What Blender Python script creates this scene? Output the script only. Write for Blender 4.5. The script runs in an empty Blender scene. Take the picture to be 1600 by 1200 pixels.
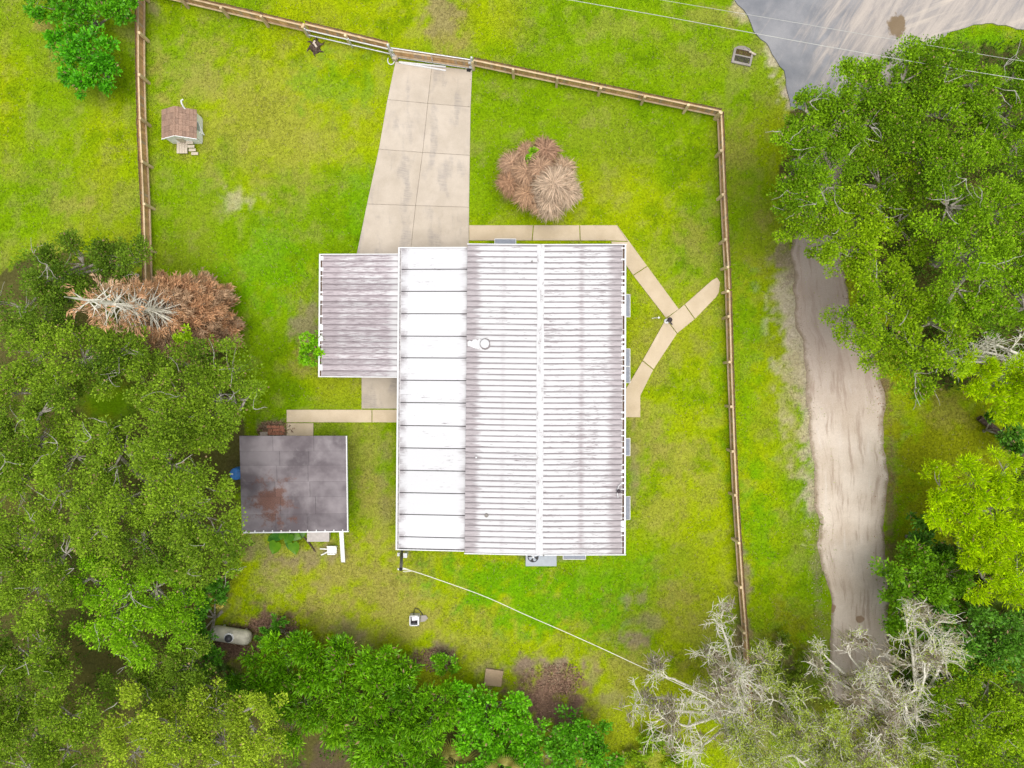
import bpy, math, random
import numpy as np
from mathutils import Vector, Matrix

# ------------------------------------------------------------------ camera, sky, sun, exposure
scene = bpy.context.scene
C = scene.collection
H, F = 39.64, 1110.0            # drone height (m) and focal length (photo pixels, 1600 wide)
cam_d = bpy.data.cameras.new('camera'); cam = bpy.data.objects.new('camera', cam_d); C.objects.link(cam)
cam.location = (0, 0, H); cam.rotation_euler = (0, 0, 0)
cam_d.sensor_width = 36.0; cam_d.lens = 36.0 * F / 1600.0; cam_d.clip_end = 2000.0; cam_d.clip_start = 0.5
scene.camera = cam

SUN_EL, SUN_AZ = math.radians(83), math.radians(150)
world = bpy.data.worlds.new('World'); scene.world = world; world.use_nodes = True
wn = world.node_tree; wn.nodes.clear()
sky = wn.nodes.new('ShaderNodeTexSky'); sky.sky_type = 'NISHITA'; sky.sun_disc = False
sky.sun_elevation = SUN_EL; sky.sun_rotation = SUN_AZ; sky.dust_density = 4.0; sky.air_density = 1.0; sky.ozone_density = 1.0
hs = wn.nodes.new('ShaderNodeHueSaturation'); hs.inputs['Saturation'].default_value = 0.35   # overcast: a whiter sky
bg = wn.nodes.new('ShaderNodeBackground'); bg.inputs['Strength'].default_value = 0.115
wo = wn.nodes.new('ShaderNodeOutputWorld')
wn.links.new(sky.outputs[0], hs.inputs['Color']); wn.links.new(hs.outputs[0], bg.inputs['Color']); wn.links.new(bg.outputs[0], wo.inputs[0])
sun_d = bpy.data.lights.new('sun', 'SUN'); sun_d.energy = 1.45; sun_d.angle = math.radians(50); sun_d.color = (1.0, 0.96, 0.9)
sun = bpy.data.objects.new('sun', sun_d); C.objects.link(sun)
sd = Vector((math.sin(SUN_AZ) * math.cos(SUN_EL), math.cos(SUN_AZ) * math.cos(SUN_EL), math.sin(SUN_EL)))
sun.rotation_euler = sd.to_track_quat('Z', 'Y').to_euler(); sun.location = (0, 0, 60)
vs = scene.view_settings
vs.view_transform = 'Standard'; vs.look = 'None'; vs.exposure = 0.66; vs.gamma = 1.0; vs.use_curve_mapping = False
scene.cycles.max_bounces = 6; scene.cycles.transparent_max_bounces = 4
scene.cycles.use_denoising = True

# ------------------------------------------------------------------ helpers
rnd = random.Random(7)
rng = np.random.default_rng(11)

def at(px, py, z=0.0):
    """photo pixel -> point of the place at height z"""
    k = (H - z) / F
    return Vector(((px - 800) * k, (600 - py) * k, z))
def atn(P, z=0.0):
    P = np.asarray(P, float); k = (H - z) / F
    return np.stack([(P[:, 0] - 800) * k, (600 - P[:, 1]) * k], 1)

def tag(o, label=None, cat=None, group=None, kind=None):
    if label: o['label'] = label
    if cat: o['category'] = cat
    if group: o['group'] = group
    if kind: o['kind'] = kind
    return o
def empty(name, loc, label=None, cat=None, group=None):
    o = bpy.data.objects.new(name, None); C.objects.link(o); o.location = loc; o.empty_display_size = 0.3
    return tag(o, label, cat, group)

class MB:
    """collects geometry; build() links it as ONE mesh object (vertices relative to the thing's base)"""
    def __init__(s): s.v = []; s.f = []; s.uv = []; s.col = None
    def add(s, vs_, fs):
        n = len(s.v); s.v += [tuple(v) for v in vs_]; s.f += [tuple(i + n for i in f) for f in fs]; return n
    def hexa(s, b, t):               # 4 bottom + 4 top points (ccw)
        s.add(list(b) + list(t), [(3, 2, 1, 0), (4, 5, 6, 7), (0, 1, 5, 4), (1, 2, 6, 5), (2, 3, 7, 6), (3, 0, 4, 7)])
    def box(s, c, d, rz=0.0):
        cx, cy, cz = c; hx, hy, hz = d[0] / 2, d[1] / 2, d[2] / 2; co, si = math.cos(rz), math.sin(rz)
        P = [(cx + x * co - y * si, cy + x * si + y * co) for x, y in ((-hx, -hy), (hx, -hy), (hx, hy), (-hx, hy))]
        s.hexa([(x, y, cz - hz) for x, y in P], [(x, y, cz + hz) for x, y in P])
    def prism(s, P, z0, z1, inset=0.0):
        n = len(P); a = sum(P[i][0] * P[(i + 1) % n][1] - P[(i + 1) % n][0] * P[i][1] for i in range(n))
        if a < 0: P = P[::-1]
        fs = [tuple(range(n))[::-1], tuple(range(n, 2 * n))] + [(i, (i + 1) % n, n + (i + 1) % n, n + i) for i in range(n)]
        s.add([(p[0], p[1], z0) for p in P] + [(p[0], p[1], z1) for p in P], fs)
    def beam(s, p0, p1, w, h, up=(0, 0, 1)):
        p0, p1 = Vector(p0), Vector(p1); d = (p1 - p0).normalized(); u = Vector(up)
        sd_ = d.cross(u)
        if sd_.length < 1e-4: sd_ = d.cross(Vector((1, 0, 0)))
        sd_.normalize(); u = sd_.cross(d).normalized(); a, b = sd_ * w / 2, u * h / 2
        s.add([p0 - a - b, p0 + a - b, p0 + a + b, p0 - a + b, p1 - a - b, p1 + a - b, p1 + a + b, p1 - a + b],
              [(0, 1, 2, 3), (7, 6, 5, 4), (0, 4, 5, 1), (1, 5, 6, 2), (2, 6, 7, 3), (3, 7, 4, 0)])
    def tube(s, pts, rad, n=6, cap=True):
        pts = [Vector(p) for p in pts]
        if not hasattr(rad, '__len__'): rad = [rad] * len(pts)
        vs_ = []; N = len(pts)
        for i, p in enumerate(pts):
            d = (pts[min(i + 1, N - 1)] - pts[max(i - 1, 0)])
            d = d.normalized() if d.length > 1e-6 else Vector((0, 0, 1))
            u = Vector((0, 0, 1)) if abs(d.z) < 0.9 else Vector((1, 0, 0))
            a = d.cross(u).normalized(); b = d.cross(a)
            for k in range(n):
                t = 2 * math.pi * k / n; vs_.append(p + (a * math.cos(t) + b * math.sin(t)) * rad[i])
        fs = [(i * n + k, i * n + (k + 1) % n, (i + 1) * n + (k + 1) % n, (i + 1) * n + k) for i in range(N - 1) for k in range(n)]
        if cap: fs += [tuple(range(n)), tuple((N - 1) * n + k for k in range(n))[::-1]]
        s.add(vs_, fs)
    def lathe(s, prof, c, n=16, axis='z'):
        vs_ = []
        for r, h in prof:
            for k in range(n):
                t = 2 * math.pi * k / n; a, b = r * math.cos(t), r * math.sin(t)
                vs_.append((c[0] + a, c[1] + b, c[2] + h) if axis == 'z' else (c[0] + h, c[1] + a, c[2] + b))
        fs = [(i * n + k, i * n + (k + 1) % n, (i + 1) * n + (k + 1) % n, (i + 1) * n + k) for i in range(len(prof) - 1) for k in range(n)]
        fs += [tuple(range(n))[::-1], tuple((len(prof) - 1) * n + k for k in range(n))]
        s.add(vs_, fs)
    def build(s, name, m, parent=None, smooth=False, cols=None, uvs=None):
        me = bpy.data.meshes.new(name); o0 = Vector((0, 0, 0))
        if parent is not None:
            p = parent
            while p is not None: o0 = o0 + p.location; p = p.parent
        me.from_pydata([(v[0] - o0.x, v[1] - o0.y, v[2] - o0.z) for v in s.v], [], s.f)
        me.materials.append(m)
        if cols is not None:
            a = me.color_attributes.new('Col', 'FLOAT_COLOR', 'POINT')
            a.data.foreach_set('color', np.asarray(cols, np.float32).ravel())
        if uvs is not None:
            uvl = me.uv_layers.new(name='UVMap'); li = np.empty(len(me.loops), np.int32); me.loops.foreach_get('vertex_index', li)
            uvl.data.foreach_set('uv', np.asarray(uvs, np.float32)[li].ravel())
        if smooth: me.polygons.foreach_set('use_smooth', np.ones(len(me.polygons), bool))
        me.update()
        o = bpy.data.objects.new(name, me); C.objects.link(o)
        if parent is not None: o.parent = parent
        return o

def np_mesh(name, V, K, m, parent=None, cols=None, smooth=False):
    """V (N*K,3) -> N separate K-gons, quick path for leaves and blades"""
    V = np.asarray(V, np.float32).reshape(-1, 3); n = len(V) // K
    if parent is not None:
        o0 = Vector((0, 0, 0)); p = parent
        while p is not None: o0 = o0 + p.location; p = p.parent
        V = V - np.array(o0, np.float32)
    me = bpy.data.meshes.new(name)
    me.vertices.add(n * K); me.vertices.foreach_set('co', np.ascontiguousarray(V).ravel())
    me.loops.add(n * K); me.loops.foreach_set('vertex_index', np.arange(n * K, dtype=np.int32))
    me.polygons.add(n); me.polygons.foreach_set('loop_start', np.arange(0, n * K, K, dtype=np.int32))
    me.update(calc_edges=True)
    me.materials.append(m)
    if cols is not None:
        a = me.color_attributes.new('Col', 'FLOAT_COLOR', 'POINT')
        c = np.ones((n, K, 4), np.float32); c[:, :, :3] = np.asarray(cols, np.float32)[:, None, :]
        a.data.foreach_set('color', c.ravel())
    o = bpy.data.objects.new(name, me); C.objects.link(o)
    if parent is not None: o.parent = parent
    return o

# value noise
TAB = rng.random((256, 256))
def vnoise(x, y, s, seed=0):
    x = np.asarray(x, float) / s + seed * 17.31; y = np.asarray(y, float) / s + seed * 9.77
    xi, yi = np.floor(x).astype(int), np.floor(y).astype(int); fx, fy = x - xi, y - yi
    fx = fx * fx * (3 - 2 * fx); fy = fy * fy * (3 - 2 * fy); g = lambda a, b: TAB[a & 255, b & 255]
    return (g(xi, yi) * (1 - fx) + g(xi + 1, yi) * fx) * (1 - fy) + (g(xi, yi + 1) * (1 - fx) + g(xi + 1, yi + 1) * fx) * fy
def fbm(x, y, s, seed=0, o=4):
    t = 0; a = 1; n = 0
    for i in range(o): t = t + a * vnoise(x, y, s / 2 ** i, seed + i * 3); n += a; a *= 0.55
    return t / n
def sstep(a, b, x): t = np.clip((x - a) / (b - a), 0, 1); return t * t * (3 - 2 * t)
def inpoly(x, y, P):
    r = np.zeros(x.shape, bool); n = len(P)
    for i in range(n):
        x0, y0 = P[i]; x1, y1 = P[(i + 1) % n]
        if y0 == y1: continue
        c = ((y0 > y) != (y1 > y)) & (x < (x1 - x0) * (y - y0) / (y1 - y0) + x0); r ^= c
    return r

# ------------------------------------------------------------------ materials
class NG:
    def __init__(s, name):
        s.m = bpy.data.materials.new(name); s.m.use_nodes = True; s.t = s.m.node_tree; s.t.nodes.clear()
        s.out = s.n('ShaderNodeOutputMaterial'); s._pos = None
    def n(s, t, **k):
        o = s.t.nodes.new(t)
        for a, b in k.items(): setattr(o, a, b)
        return o
    def l(s, a, b): s.t.links.new(a, b)
    def pos(s):
        if s._pos is None: s._pos = s.n('ShaderNodeNewGeometry').outputs['Position']
        return s._pos
    def mp(s, sc=(1, 1, 1), rot=(0, 0, 0), vec=None):
        v = vec if vec is not None else s.pos()
        if rot != (0, 0, 0):
            r_ = s.n('ShaderNodeMapping'); r_.inputs['Rotation'].default_value = rot; s.l(v, r_.inputs['Vector']); v = r_.outputs[0]
        o = s.n('ShaderNodeMapping'); o.inputs['Scale'].default_value = sc
        s.l(v, o.inputs['Vector']); return o.outputs[0]
    def noise(s, scale, detail=4, rough=0.6, vec=None, dist=0.0):
        o = s.n('ShaderNodeTexNoise'); o.inputs['Scale'].default_value = scale; o.inputs['Detail'].default_value = detail
        o.inputs['Roughness'].default_value = rough; o.inputs['Distortion'].default_value = dist
        s.l(vec if vec is not None else s.pos(), o.inputs['Vector']); return o.outputs[0]
    def ramp(s, fac, a, b, c0=(0, 0, 0, 1), c1=(1, 1, 1, 1)):
        o = s.n('ShaderNodeValToRGB'); e = o.color_ramp.elements
        e[0].position = a; e[0].color = c0; e[1].position = b; e[1].color = c1; s.l(fac, o.inputs[0]); return o.outputs[0]
    def mr(s, v, a, b, c=0.0, d=1.0):
        o = s.n('ShaderNodeMapRange'); o.interpolation_type = 'SMOOTHSTEP'; s.l(v, o.inputs[0])
        for i, q in zip((1, 2, 3, 4), (a, b, c, d)): o.inputs[i].default_value = q
        return o.outputs[0]
    def math(s, op, a, b=None):
        o = s.n('ShaderNodeMath', operation=op)
        for i, q in enumerate((a, b)):
            if q is None: continue
            if isinstance(q, (int, float)): o.inputs[i].default_value = q
            else: s.l(q, o.inputs[i])
        return o.outputs[0]
    def mix(s, fac, a, b, mode='MIX'):
        o = s.n('ShaderNodeMix', data_type='RGBA', blend_type=mode)
        for i, q in ((0, fac), (6, a), (7, b)):
            if isinstance(q, (int, float)): o.inputs[i].default_value = q
            elif isinstance(q, tuple): o.inputs[i].default_value = q if len(q) == 4 else q + (1,)
            else: s.l(q, o.inputs[i])
        return o.outputs[2]
    def attr(s, name='Col'): o = s.n('ShaderNodeAttribute'); o.attribute_name = name; return o.outputs['Color']
    def sep(s, c): o = s.n('ShaderNodeSeparateColor'); s.l(c, o.inputs[0]); return o.outputs
    def sepx(s, v=None): o = s.n('ShaderNodeSeparateXYZ'); s.l(v if v is not None else s.pos(), o.inputs[0]); return o.outputs
    def orand(s): return s.n('ShaderNodeObjectInfo').outputs['Random']
    def finish(s, col, rough=0.7, metal=0.0, spec=0.3, bump=None, bstr=0.3, bdist=0.02, trans=0.0):
        p = s.n('ShaderNodeBsdfPrincipled')
        for k, v in (('Base Color', col), ('Roughness', rough), ('Metallic', metal), ('Specular IOR Level', spec)):
            if isinstance(v, (int, float)): p.inputs[k].default_value = v
            elif isinstance(v, tuple): p.inputs[k].default_value = v if len(v) == 4 else v + (1,)
            else: s.l(v, p.inputs[k])
        if bump is not None:
            b = s.n('ShaderNodeBump'); b.inputs['Strength'].default_value = bstr; b.inputs['Distance'].default_value = bdist
            s.l(bump, b.inputs['Height']); s.l(b.outputs[0], p.inputs['Normal'])
        sh = p.outputs[0]
        if trans > 0:
            t = s.n('ShaderNodeBsdfTranslucent')
            if isinstance(col, tuple): t.inputs[0].default_value = col if len(col) == 4 else col + (1,)
            else: s.l(col, t.inputs[0])
            mx = s.n('ShaderNodeMixShader'); mx.inputs[0].default_value = trans; s.l(sh, mx.inputs[1]); s.l(t.outputs[0], mx.inputs[2]); sh = mx.outputs[0]
        s.l(sh, s.out.inputs['Surface']); return s.m

M = {}
def plain(name, col, rough=0.6, var=0.15, scale=6.0, metal=0.0, spec=0.3):
    g = NG(name); n = g.noise(scale, 5, 0.65)
    c = g.mix(g.mr(n, 0.3, 0.7), tuple(x * (1 - var) for x in col), tuple(min(1, x * (1 + var)) for x in col))
    M[name] = g.finish(c, rough, metal, spec, n, 0.15, 0.01); return M[name]

# ground: colour from the vertex attribute, broken up by fine noise
g = NG('lawn_ground'); a = g.attr()
n1 = g.noise(9, 5, 0.7); n2 = g.noise(55, 3, 0.6)
c = g.mix(1.0, a, g.ramp(n1, 0.25, 0.75, (0.58, 0.55, 0.5, 1), (1.3, 1.3, 1.28, 1)), 'MULTIPLY')
c = g.mix(1.0, c, g.ramp(n2, 0.3, 0.7, (0.7, 0.7, 0.7, 1), (1.25, 1.25, 1.25, 1)), 'MULTIPLY')
M['ground'] = g.finish(c, 0.95, 0, 0.05, n2, 0.6, 0.04)
# anything coloured per leaf or per blade
def leafmat(name, rough=0.55, spec=0.3, trans=0.25):
    g = NG(name); a = g.attr(); M[name] = g.finish(a, rough, 0, spec, None, trans=trans)
leafmat('leaf', .6, .12, .25); leafmat('gloss_leaf', 0.45, 0.28, 0.2); leafmat('needle', 0.8, 0.1, 0.3); leafmat('dead_leaf', 0.9, 0.05, 0.15); leafmat('blade', 0.8, 0.1, 0.3)
def bark(name, c0, c1):
    g = NG(name); n = g.noise(7, 5, 0.7, g.mp((1, 1, 0.5))); n2 = g.noise(40, 3, 0.6)
    M[name] = g.finish(g.mix(g.mr(n, 0.35, 0.65), c0, c1), 0.9, 0, 0.1, n2, 0.5, 0.02)
bark('oak_bark', (0.16, 0.14, 0.11), (0.40, 0.37, 0.31)); bark('pale_bark', (0.56, 0.53, 0.44), (0.80, 0.77, 0.66)); bark('twig_bark', (0.22, 0.20, 0.17), (0.50, 0.48, 0.42)); bark('brown_bark', (0.06, 0.04, 0.03), (0.15, 0.11, 0.085))

# concrete
def concrete(name, c0, c1, stain, samt):
    g = NG(name); r = g.orand()
    n = g.noise(0.9, 5, 0.6); nf = g.noise(25, 4, 0.7); st = g.noise(0.9, 4, 0.55, g.mp((1.6, 0.6, 1)), 0.3); sw = g.noise(1.6, 4, 0.7, g.mp((1, 9, 1), (0, 0, 0.12)))
    c = g.mix(g.mr(n, 0.3, 0.7), c0, c1)
    c = g.mix(g.math('MULTIPLY', g.math('MULTIPLY', g.mr(st, 0.5, 0.68), g.mr(sw, 0.38, 0.62, 0.35, 1)), samt), c, stain)
    c = g.mix(g.math('MULTIPLY', g.mr(g.noise(2.2, 3, 0.5), 0.60, 0.75), 0.14), c, tuple(x * 1.0 for x in (stain[0] * 0.75, stain[1] * 0.72, stain[2] * 0.68)))
    c = g.mix(1.0, c, g.ramp(nf, 0.3, 0.7, (0.93, 0.93, 0.93, 1), (1.06, 1.06, 1.06, 1)), 'MULTIPLY')
    c = g.mix(1.0, c, g.ramp(r, 0, 1, (0.93, 0.92, 0.9, 1), (1.04, 1.04, 1.05, 1)), 'MULTIPLY')
    M[name] = g.finish(c, 0.9, 0, 0.15, nf, 0.2, 0.01)
concrete('drive_concrete', (0.445, 0.385, 0.31), (0.515, 0.45, 0.37), (0.30, 0.272, 0.25), 0.7)
concrete('walk_concrete', (0.51, 0.415, 0.285), (0.58, 0.48, 0.345), (0.46, 0.37, 0.255), 0.35)
concrete('grey_concrete', (0.22, 0.20, 0.18), (0.33, 0.30, 0.27), (0.14, 0.12, 0.10), 0.6)
concrete('brown_concrete', (0.31, 0.225, 0.14), (0.40, 0.30, 0.20), (0.22, 0.16, 0.10), 0.4)

# coated roof metal: Col.r across the pan, Col.g along (0 ridge, 1 eave), Col.b random
def roofmat(name, base, dirt, dark, spread, eave, rib, seam, ridge_white=0.0, ends=False, vary=0.93):
    g = NG(name); R_, G_, B_ = g.sep(g.attr())[:3]
    fing = g.noise(1.0, 4, 0.65, g.mp((0.8, 7, 1))); fine = g.noise(1.0, 5, 0.7, g.mp((2.2, 26, 1))); blot = g.noise(0.45, 4, 0.6); sp = g.noise(9, 4, 0.7)
    e = g.math('ADD', G_, g.math('MULTIPLY', g.math('SUBTRACT', fing, 0.5), 0.34))
    m_e = g.mr(e, 1.0 - eave, 1.0 - eave + 0.10)
    rib_grime_shade = g.math('MULTIPLY', g.mr(R_, 0.30, 0.06), g.mr(fine, 0.34, 0.60))  # grime along each rib, deepened to paint in the rib's shadow
    m_s = g.math('MULTIPLY', g.mr(g.math('ABSOLUTE', g.math('SUBTRACT', G_, 0.5)), 0.06, 0.0), g.mr(fing, 0.35, 0.6))
    m = g.math('MAXIMUM', g.math('MULTIPLY', m_e, 0.85), g.math('MAXIMUM', g.math('MULTIPLY', rib_grime_shade, rib), g.math('MULTIPLY', m_s, seam)))
    m = g.math('MAXIMUM', m, g.math('MULTIPLY', g.mr(g.math('ADD', g.math('MULTIPLY', g.math('ADD', blot, fing), 0.5), g.math('MULTIPLY', g.math('SUBTRACT', fine, 0.5), 1.1)), 1.0 - spread, 1.12 - spread), 0.8))
    if ridge_white > 0: m = g.math('MULTIPLY', m, g.mr(g.math('ADD', G_, g.math('MULTIPLY', g.math('SUBTRACT', fing, 0.5), 0.25)), ridge_white, ridge_white + 0.1))
    if ends:   # grime where the seams meet the gutter and under the upper roof's drip edge
        en = g.math('MULTIPLY', g.math('MAXIMUM', g.mr(g.math('ADD', G_, g.math('MULTIPLY', g.math('SUBTRACT', sp, 0.5), 0.16)), 0.87, 0.97), g.math('MULTIPLY', g.mr(g.math('ADD', G_, g.math('MULTIPLY', g.math('SUBTRACT', fing, 0.5), 0.3)), 0.14, 0.03), 0.85)), g.mr(g.math('ABSOLUTE', g.math('SUBTRACT', R_, 0.5)), 0.10, 0.48, 0.12, 1.0))
        m = g.math('MAXIMUM', m, en)
    c = g.mix(m, base, dirt)
    c = g.mix(g.math('MULTIPLY', m, g.math('MULTIPLY', g.mr(fine, 0.47, 0.66), 0.85)), c, dark)
    c = g.mix(g.math('MULTIPLY', g.mr(g.math('ADD', R_, g.math('MULTIPLY', g.math('SUBTRACT', fine, 0.5), 0.30)), 0.36, 0.10), g.math('MULTIPLY', g.mr(fing, 0.28, 0.6, 0.5, 1), rib)), c, tuple(.35 * a + .65 * b for a, b in zip(dirt, dark)))  # dark line by the rib: dirt with the rib shadow painted into the colour
    c = g.mix(g.math('MULTIPLY', g.mr(sp, 0.68, 0.76), 0.35), c, dark)
    c = g.mix(1.0, c, g.ramp(B_, 0, 1, (vary, vary, vary, 1), (1.04, 1.04, 1.04, 1)), 'MULTIPLY')
    M[name] = g.finish(c, 0.55, 0, 0.25, fine, 0.1, 0.004)
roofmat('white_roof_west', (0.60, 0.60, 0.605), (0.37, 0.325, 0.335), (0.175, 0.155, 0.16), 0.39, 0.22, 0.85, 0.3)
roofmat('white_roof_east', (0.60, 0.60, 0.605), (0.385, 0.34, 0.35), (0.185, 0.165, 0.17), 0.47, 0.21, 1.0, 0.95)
roofmat('carport_roof_metal', (0.575, 0.575, 0.585), (0.35, 0.325, 0.335), (0.17, 0.16, 0.16), 0.32, 0.05, 0.0, 0.0, 0.0, True)
roofmat('rusty_roof_metal', (0.56, 0.55, 0.555), (0.40, 0.34, 0.36), (0.15, 0.12, 0.13), 0.62, 0.3, 0.7, 0.0, 0.06, False, 0.8)
plain('white_metal', (0.66, 0.66, 0.66), 0.45, 0.05); plain('white_siding', (0.75, 0.75, 0.73), 0.6, 0.04); plain('ridge_white', (0.60, 0.60, 0.605), 0.5, 0.04)
g = NG('ridge_worn'); n = g.noise(3, 5, 0.7, g.mp((1.5, 0.5, 1))); n2 = g.noise(14, 4, 0.7)
M['ridge_worn'] = g.finish(g.mix(g.math('MULTIPLY', g.mr(n, 0.5, 0.66), g.mr(n2, 0.4, 0.6)), (0.585, 0.585, 0.59), (0.30, 0.27, 0.27)), 0.5, 0, 0.25, n2, 0.2, 0.01)
plain('seam_dark', (0.055, 0.05, 0.05), 0.9, 0.3); plain('gutter_litter', (0.13, 0.085, 0.06), 0.95, 0.6, 18)
plain('gutter_grey', (0.36, 0.34, 0.34), 0.8, 0.35, 8); plain('roof_grime', (0.26, 0.23, 0.23), 0.8, 0.3, 10); plain('awning_blue', (0.25, 0.27, 0.31), 0.5, 0.10); plain('ac_grey', (0.33, 0.36, 0.40), 0.5, 0.06); plain('black_plastic', (0.02, 0.02, 0.022), 0.5, 0.2)
plain('galvanised', (0.60, 0.61, 0.62), 0.35, 0.1, 12, 0.3); plain('glass_dark', (0.03, 0.04, 0.05), 0.1, 0.1, 2, 0, 0.6)
plain('blue_plastic', (0.05, 0.20, 0.55), 0.45, 0.12); plain('brick_red', (0.42, 0.18, 0.11), 0.9, 0.25, 14); plain('paver_pale', (0.42, 0.35, 0.29), 0.9, 0.15, 12)
plain('tank_cream', (0.50, 0.47, 0.38), 0.5, 0.22, 2.5); plain('tank_dome', (0.05, 0.05, 0.06), 0.4, 0.2); plain('rust_iron', (0.10, 0.05, 0.03), 0.9, 0.4, 20); plain('dark_iron', (0.05, 0.04, 0.045), 0.7, 0.3, 20)
plain('cable_white', (0.72, 0.70, 0.58), 0.6, 0.06); plain('wire_pale', (0.50, 0.50, 0.46), 0.5, 0.05); plain('mast_grey', (0.22, 0.20, 0.18), 0.85, 0.3, 12)
plain('deck_wood', (0.52, 0.45, 0.36), 0.85, 0.15, 14); plain('white_wood', (0.86, 0.86, 0.85), 0.6, 0.06); plain('dull_plastic', (0.46, 0.42, 0.40), 0.6, 0.1)
# fence timber
def timber(name, c0, c1):
    g = NG(name); r = g.orand(); n = g.noise(3.0, 5, 0.7, g.mp((1, 1, 0.4))); nf = g.noise(30, 3, 0.6)
    c = g.mix(g.mr(n, 0.3, 0.7), c0, c1); c = g.mix(1.0, c, g.ramp(r, 0, 1, (0.8, 0.78, 0.76, 1), (1.1, 1.1, 1.08, 1)), 'MULTIPLY')
    M[name] = g.finish(c, 0.85, 0, 0.1, nf, 0.3, 0.01)
timber('rail_timber', (0.52, 0.39, 0.24), (0.68, 0.55, 0.37)); timber('post_timber', (0.60, 0.46, 0.27), (0.74, 0.60, 0.38))
g = NG('picket_timber'); a = g.attr(); n = g.noise(5, 5, 0.7, g.mp((1, 1, 0.3)))
M['picket_timber'] = g.finish(g.mix(1.0, a, g.ramp(n, 0.3, 0.7, (0.8, 0.78, 0.75, 1), (1.12, 1.12, 1.12, 1)), 'MULTIPLY'), 0.88, 0, 0.1, n, 0.3, 0.01)
# brown shingles
g = NG('brown_shingle'); r = g.orand(); n = g.noise(12, 4, 0.7)
c = g.mix(g.mr(n, 0.3, 0.7), (0.25, 0.16, 0.115), (0.36, 0.245, 0.18)); c = g.mix(1.0, c, g.ramp(r, 0, 1, (0.8, 0.8, 0.82, 1), (1.12, 1.1, 1.1, 1)), 'MULTIPLY')
M['shingle'] = g.finish(c, 0.9, 0, 0.1, n, 0.4, 0.01)
# rolled roofing of the shed: dark with dull puddle stains and a mat of brown leaves
g = NG('rolled_roofing'); r = g.orand(); n = g.noise(0.5, 4, 0.55, None, 0.15); n2 = g.noise(1.8, 5, 0.7); nf = g.noise(30, 4, 0.7); X = g.sepx()
c = g.mix(g.mr(n, 0.35, 0.68), (0.11, 0.092, 0.10), (0.25, 0.222, 0.23))
c = g.mix(g.math('MULTIPLY', g.mr(n2, 0.5, 0.75), 0.4), c, (0.29, 0.268, 0.27))
cx, cy = at(425, 785, 2.5)[:2]
d = g.n('ShaderNodeVectorMath', operation='DISTANCE'); g.l(g.mp((1, 1, 0)), d.inputs[0]); d.inputs[1].default_value = (cx, cy, 0)
moss = g.math('MULTIPLY', g.mr(g.math('ADD', d.outputs['Value'], g.math('MULTIPLY', g.math('SUBTRACT', g.noise(1.3, 5, 0.75), 0.5), 5.0)), 1.35, 0.4), 0.8)
c = g.mix(moss, c, g.mix(g.mr(nf, 0.35, 0.65), (0.075, 0.03, 0.018), (0.20, 0.085, 0.05)))
c = g.mix(1.0, c, g.ramp(r, 0, 1, (0.86, 0.86, 0.87, 1), (1.1, 1.1, 1.1, 1)), 'MULTIPLY')
M['rolled_roofing'] = g.finish(c, 0.8, 0, 0.25, nf, 0.3, 0.01)
# sand road (UV: u across, v metres along) and asphalt with washed sand
g = NG('sand_road'); uv = g.n('ShaderNodeUVMap').outputs[0]; U, V_, _ = g.sepx(uv)
n = g.noise(0.5, 5, 0.6); st = g.noise(1.0, 5, 0.65, g.mp((11, 0.35, 1), (0, 0, 0), uv)); nf = g.noise(22, 4, 0.75)
c = g.mix(g.mr(n, 0.3, 0.7), (0.50, 0.415, 0.33), (0.62, 0.54, 0.455))
c = g.mix(g.math('MULTIPLY', g.mr(st, 0.50, 0.66), 0.7), c, (0.34, 0.26, 0.20))
c = g.mix(g.math('MULTIPLY', g.mr(st, 0.44, 0.3), 0.5), c, (0.62, 0.56, 0.50))
ym = g.mr(g.sepx()[1], -4.5, 3.0); c = g.mix(g.math('MULTIPLY', ym, 0.55), c, (0.33, 0.245, 0.205))
edge = g.math('ABSOLUTE', g.math('SUBTRACT', U, 0.5)); c = g.mix(g.math('MULTIPLY', g.mr(g.math('ADD', edge, g.math('MULTIPLY', g.math('SUBTRACT', g.noise(1.6, 4, 0.7), 0.5), 0.16)), 0.42, 0.5), 0.7), c, (0.20, 0.15, 0.085))
c = g.mix(1.0, c, g.ramp(nf, 0.3, 0.7, (0.86, 0.86, 0.86, 1), (1.1, 1.1, 1.1, 1)), 'MULTIPLY')
for (qx, qy, rr_) in ((1301, 950, .26), (1343, 967, .24), (1350, 1000, .42)):
    d = g.n('ShaderNodeVectorMath', operation='DISTANCE'); g.l(g.mp((1, 1, 0)), d.inputs[0]); d.inputs[1].default_value = (*at(qx, qy)[:2], 0)
    c = g.mix(g.math('MULTIPLY', g.mr(g.math('ADD', d.outputs['Value'], g.math('MULTIPLY', g.math('SUBTRACT', g.noise(3, 4, 0.6), 0.5), 0.6)), rr_, rr_ * .6), 0.8), c, (0.24, 0.15, 0.085))
M['sand_road'] = g.finish(c, 0.95, 0, 0.05, g.math('ADD', nf, st), 0.4, 0.03)
g = NG('sandy_asphalt'); X, Y, Z = g.sepx()
ns = g.noise(1.0, 6, 0.7, g.mp((0.30, 2.2, 1), (0, 0, math.radians(-58))), 0.7); nl = g.noise(1.0, 4, 0.6, g.mp((0.16, 2.0, 1), (0, 0, math.radians(-20)))); nf = g.noise(28, 4, 0.7); nb = g.noise(0.5, 4, 0.6)
asp = g.mix(g.mr(nb, 0.3, 0.7), (0.175, 0.183, 0.20), (0.275, 0.275, 0.285))
w = g.mr(X, 14.5, 21.0)
sand = g.mix(g.mr(ns, 0.3, 0.7), (0.30, 0.272, 0.255), (0.44, 0.39, 0.345))
c = g.mix(g.mr(g.math('ADD', g.math('MULTIPLY', w, 0.40), ns), 0.54, 0.92), asp, sand)
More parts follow.
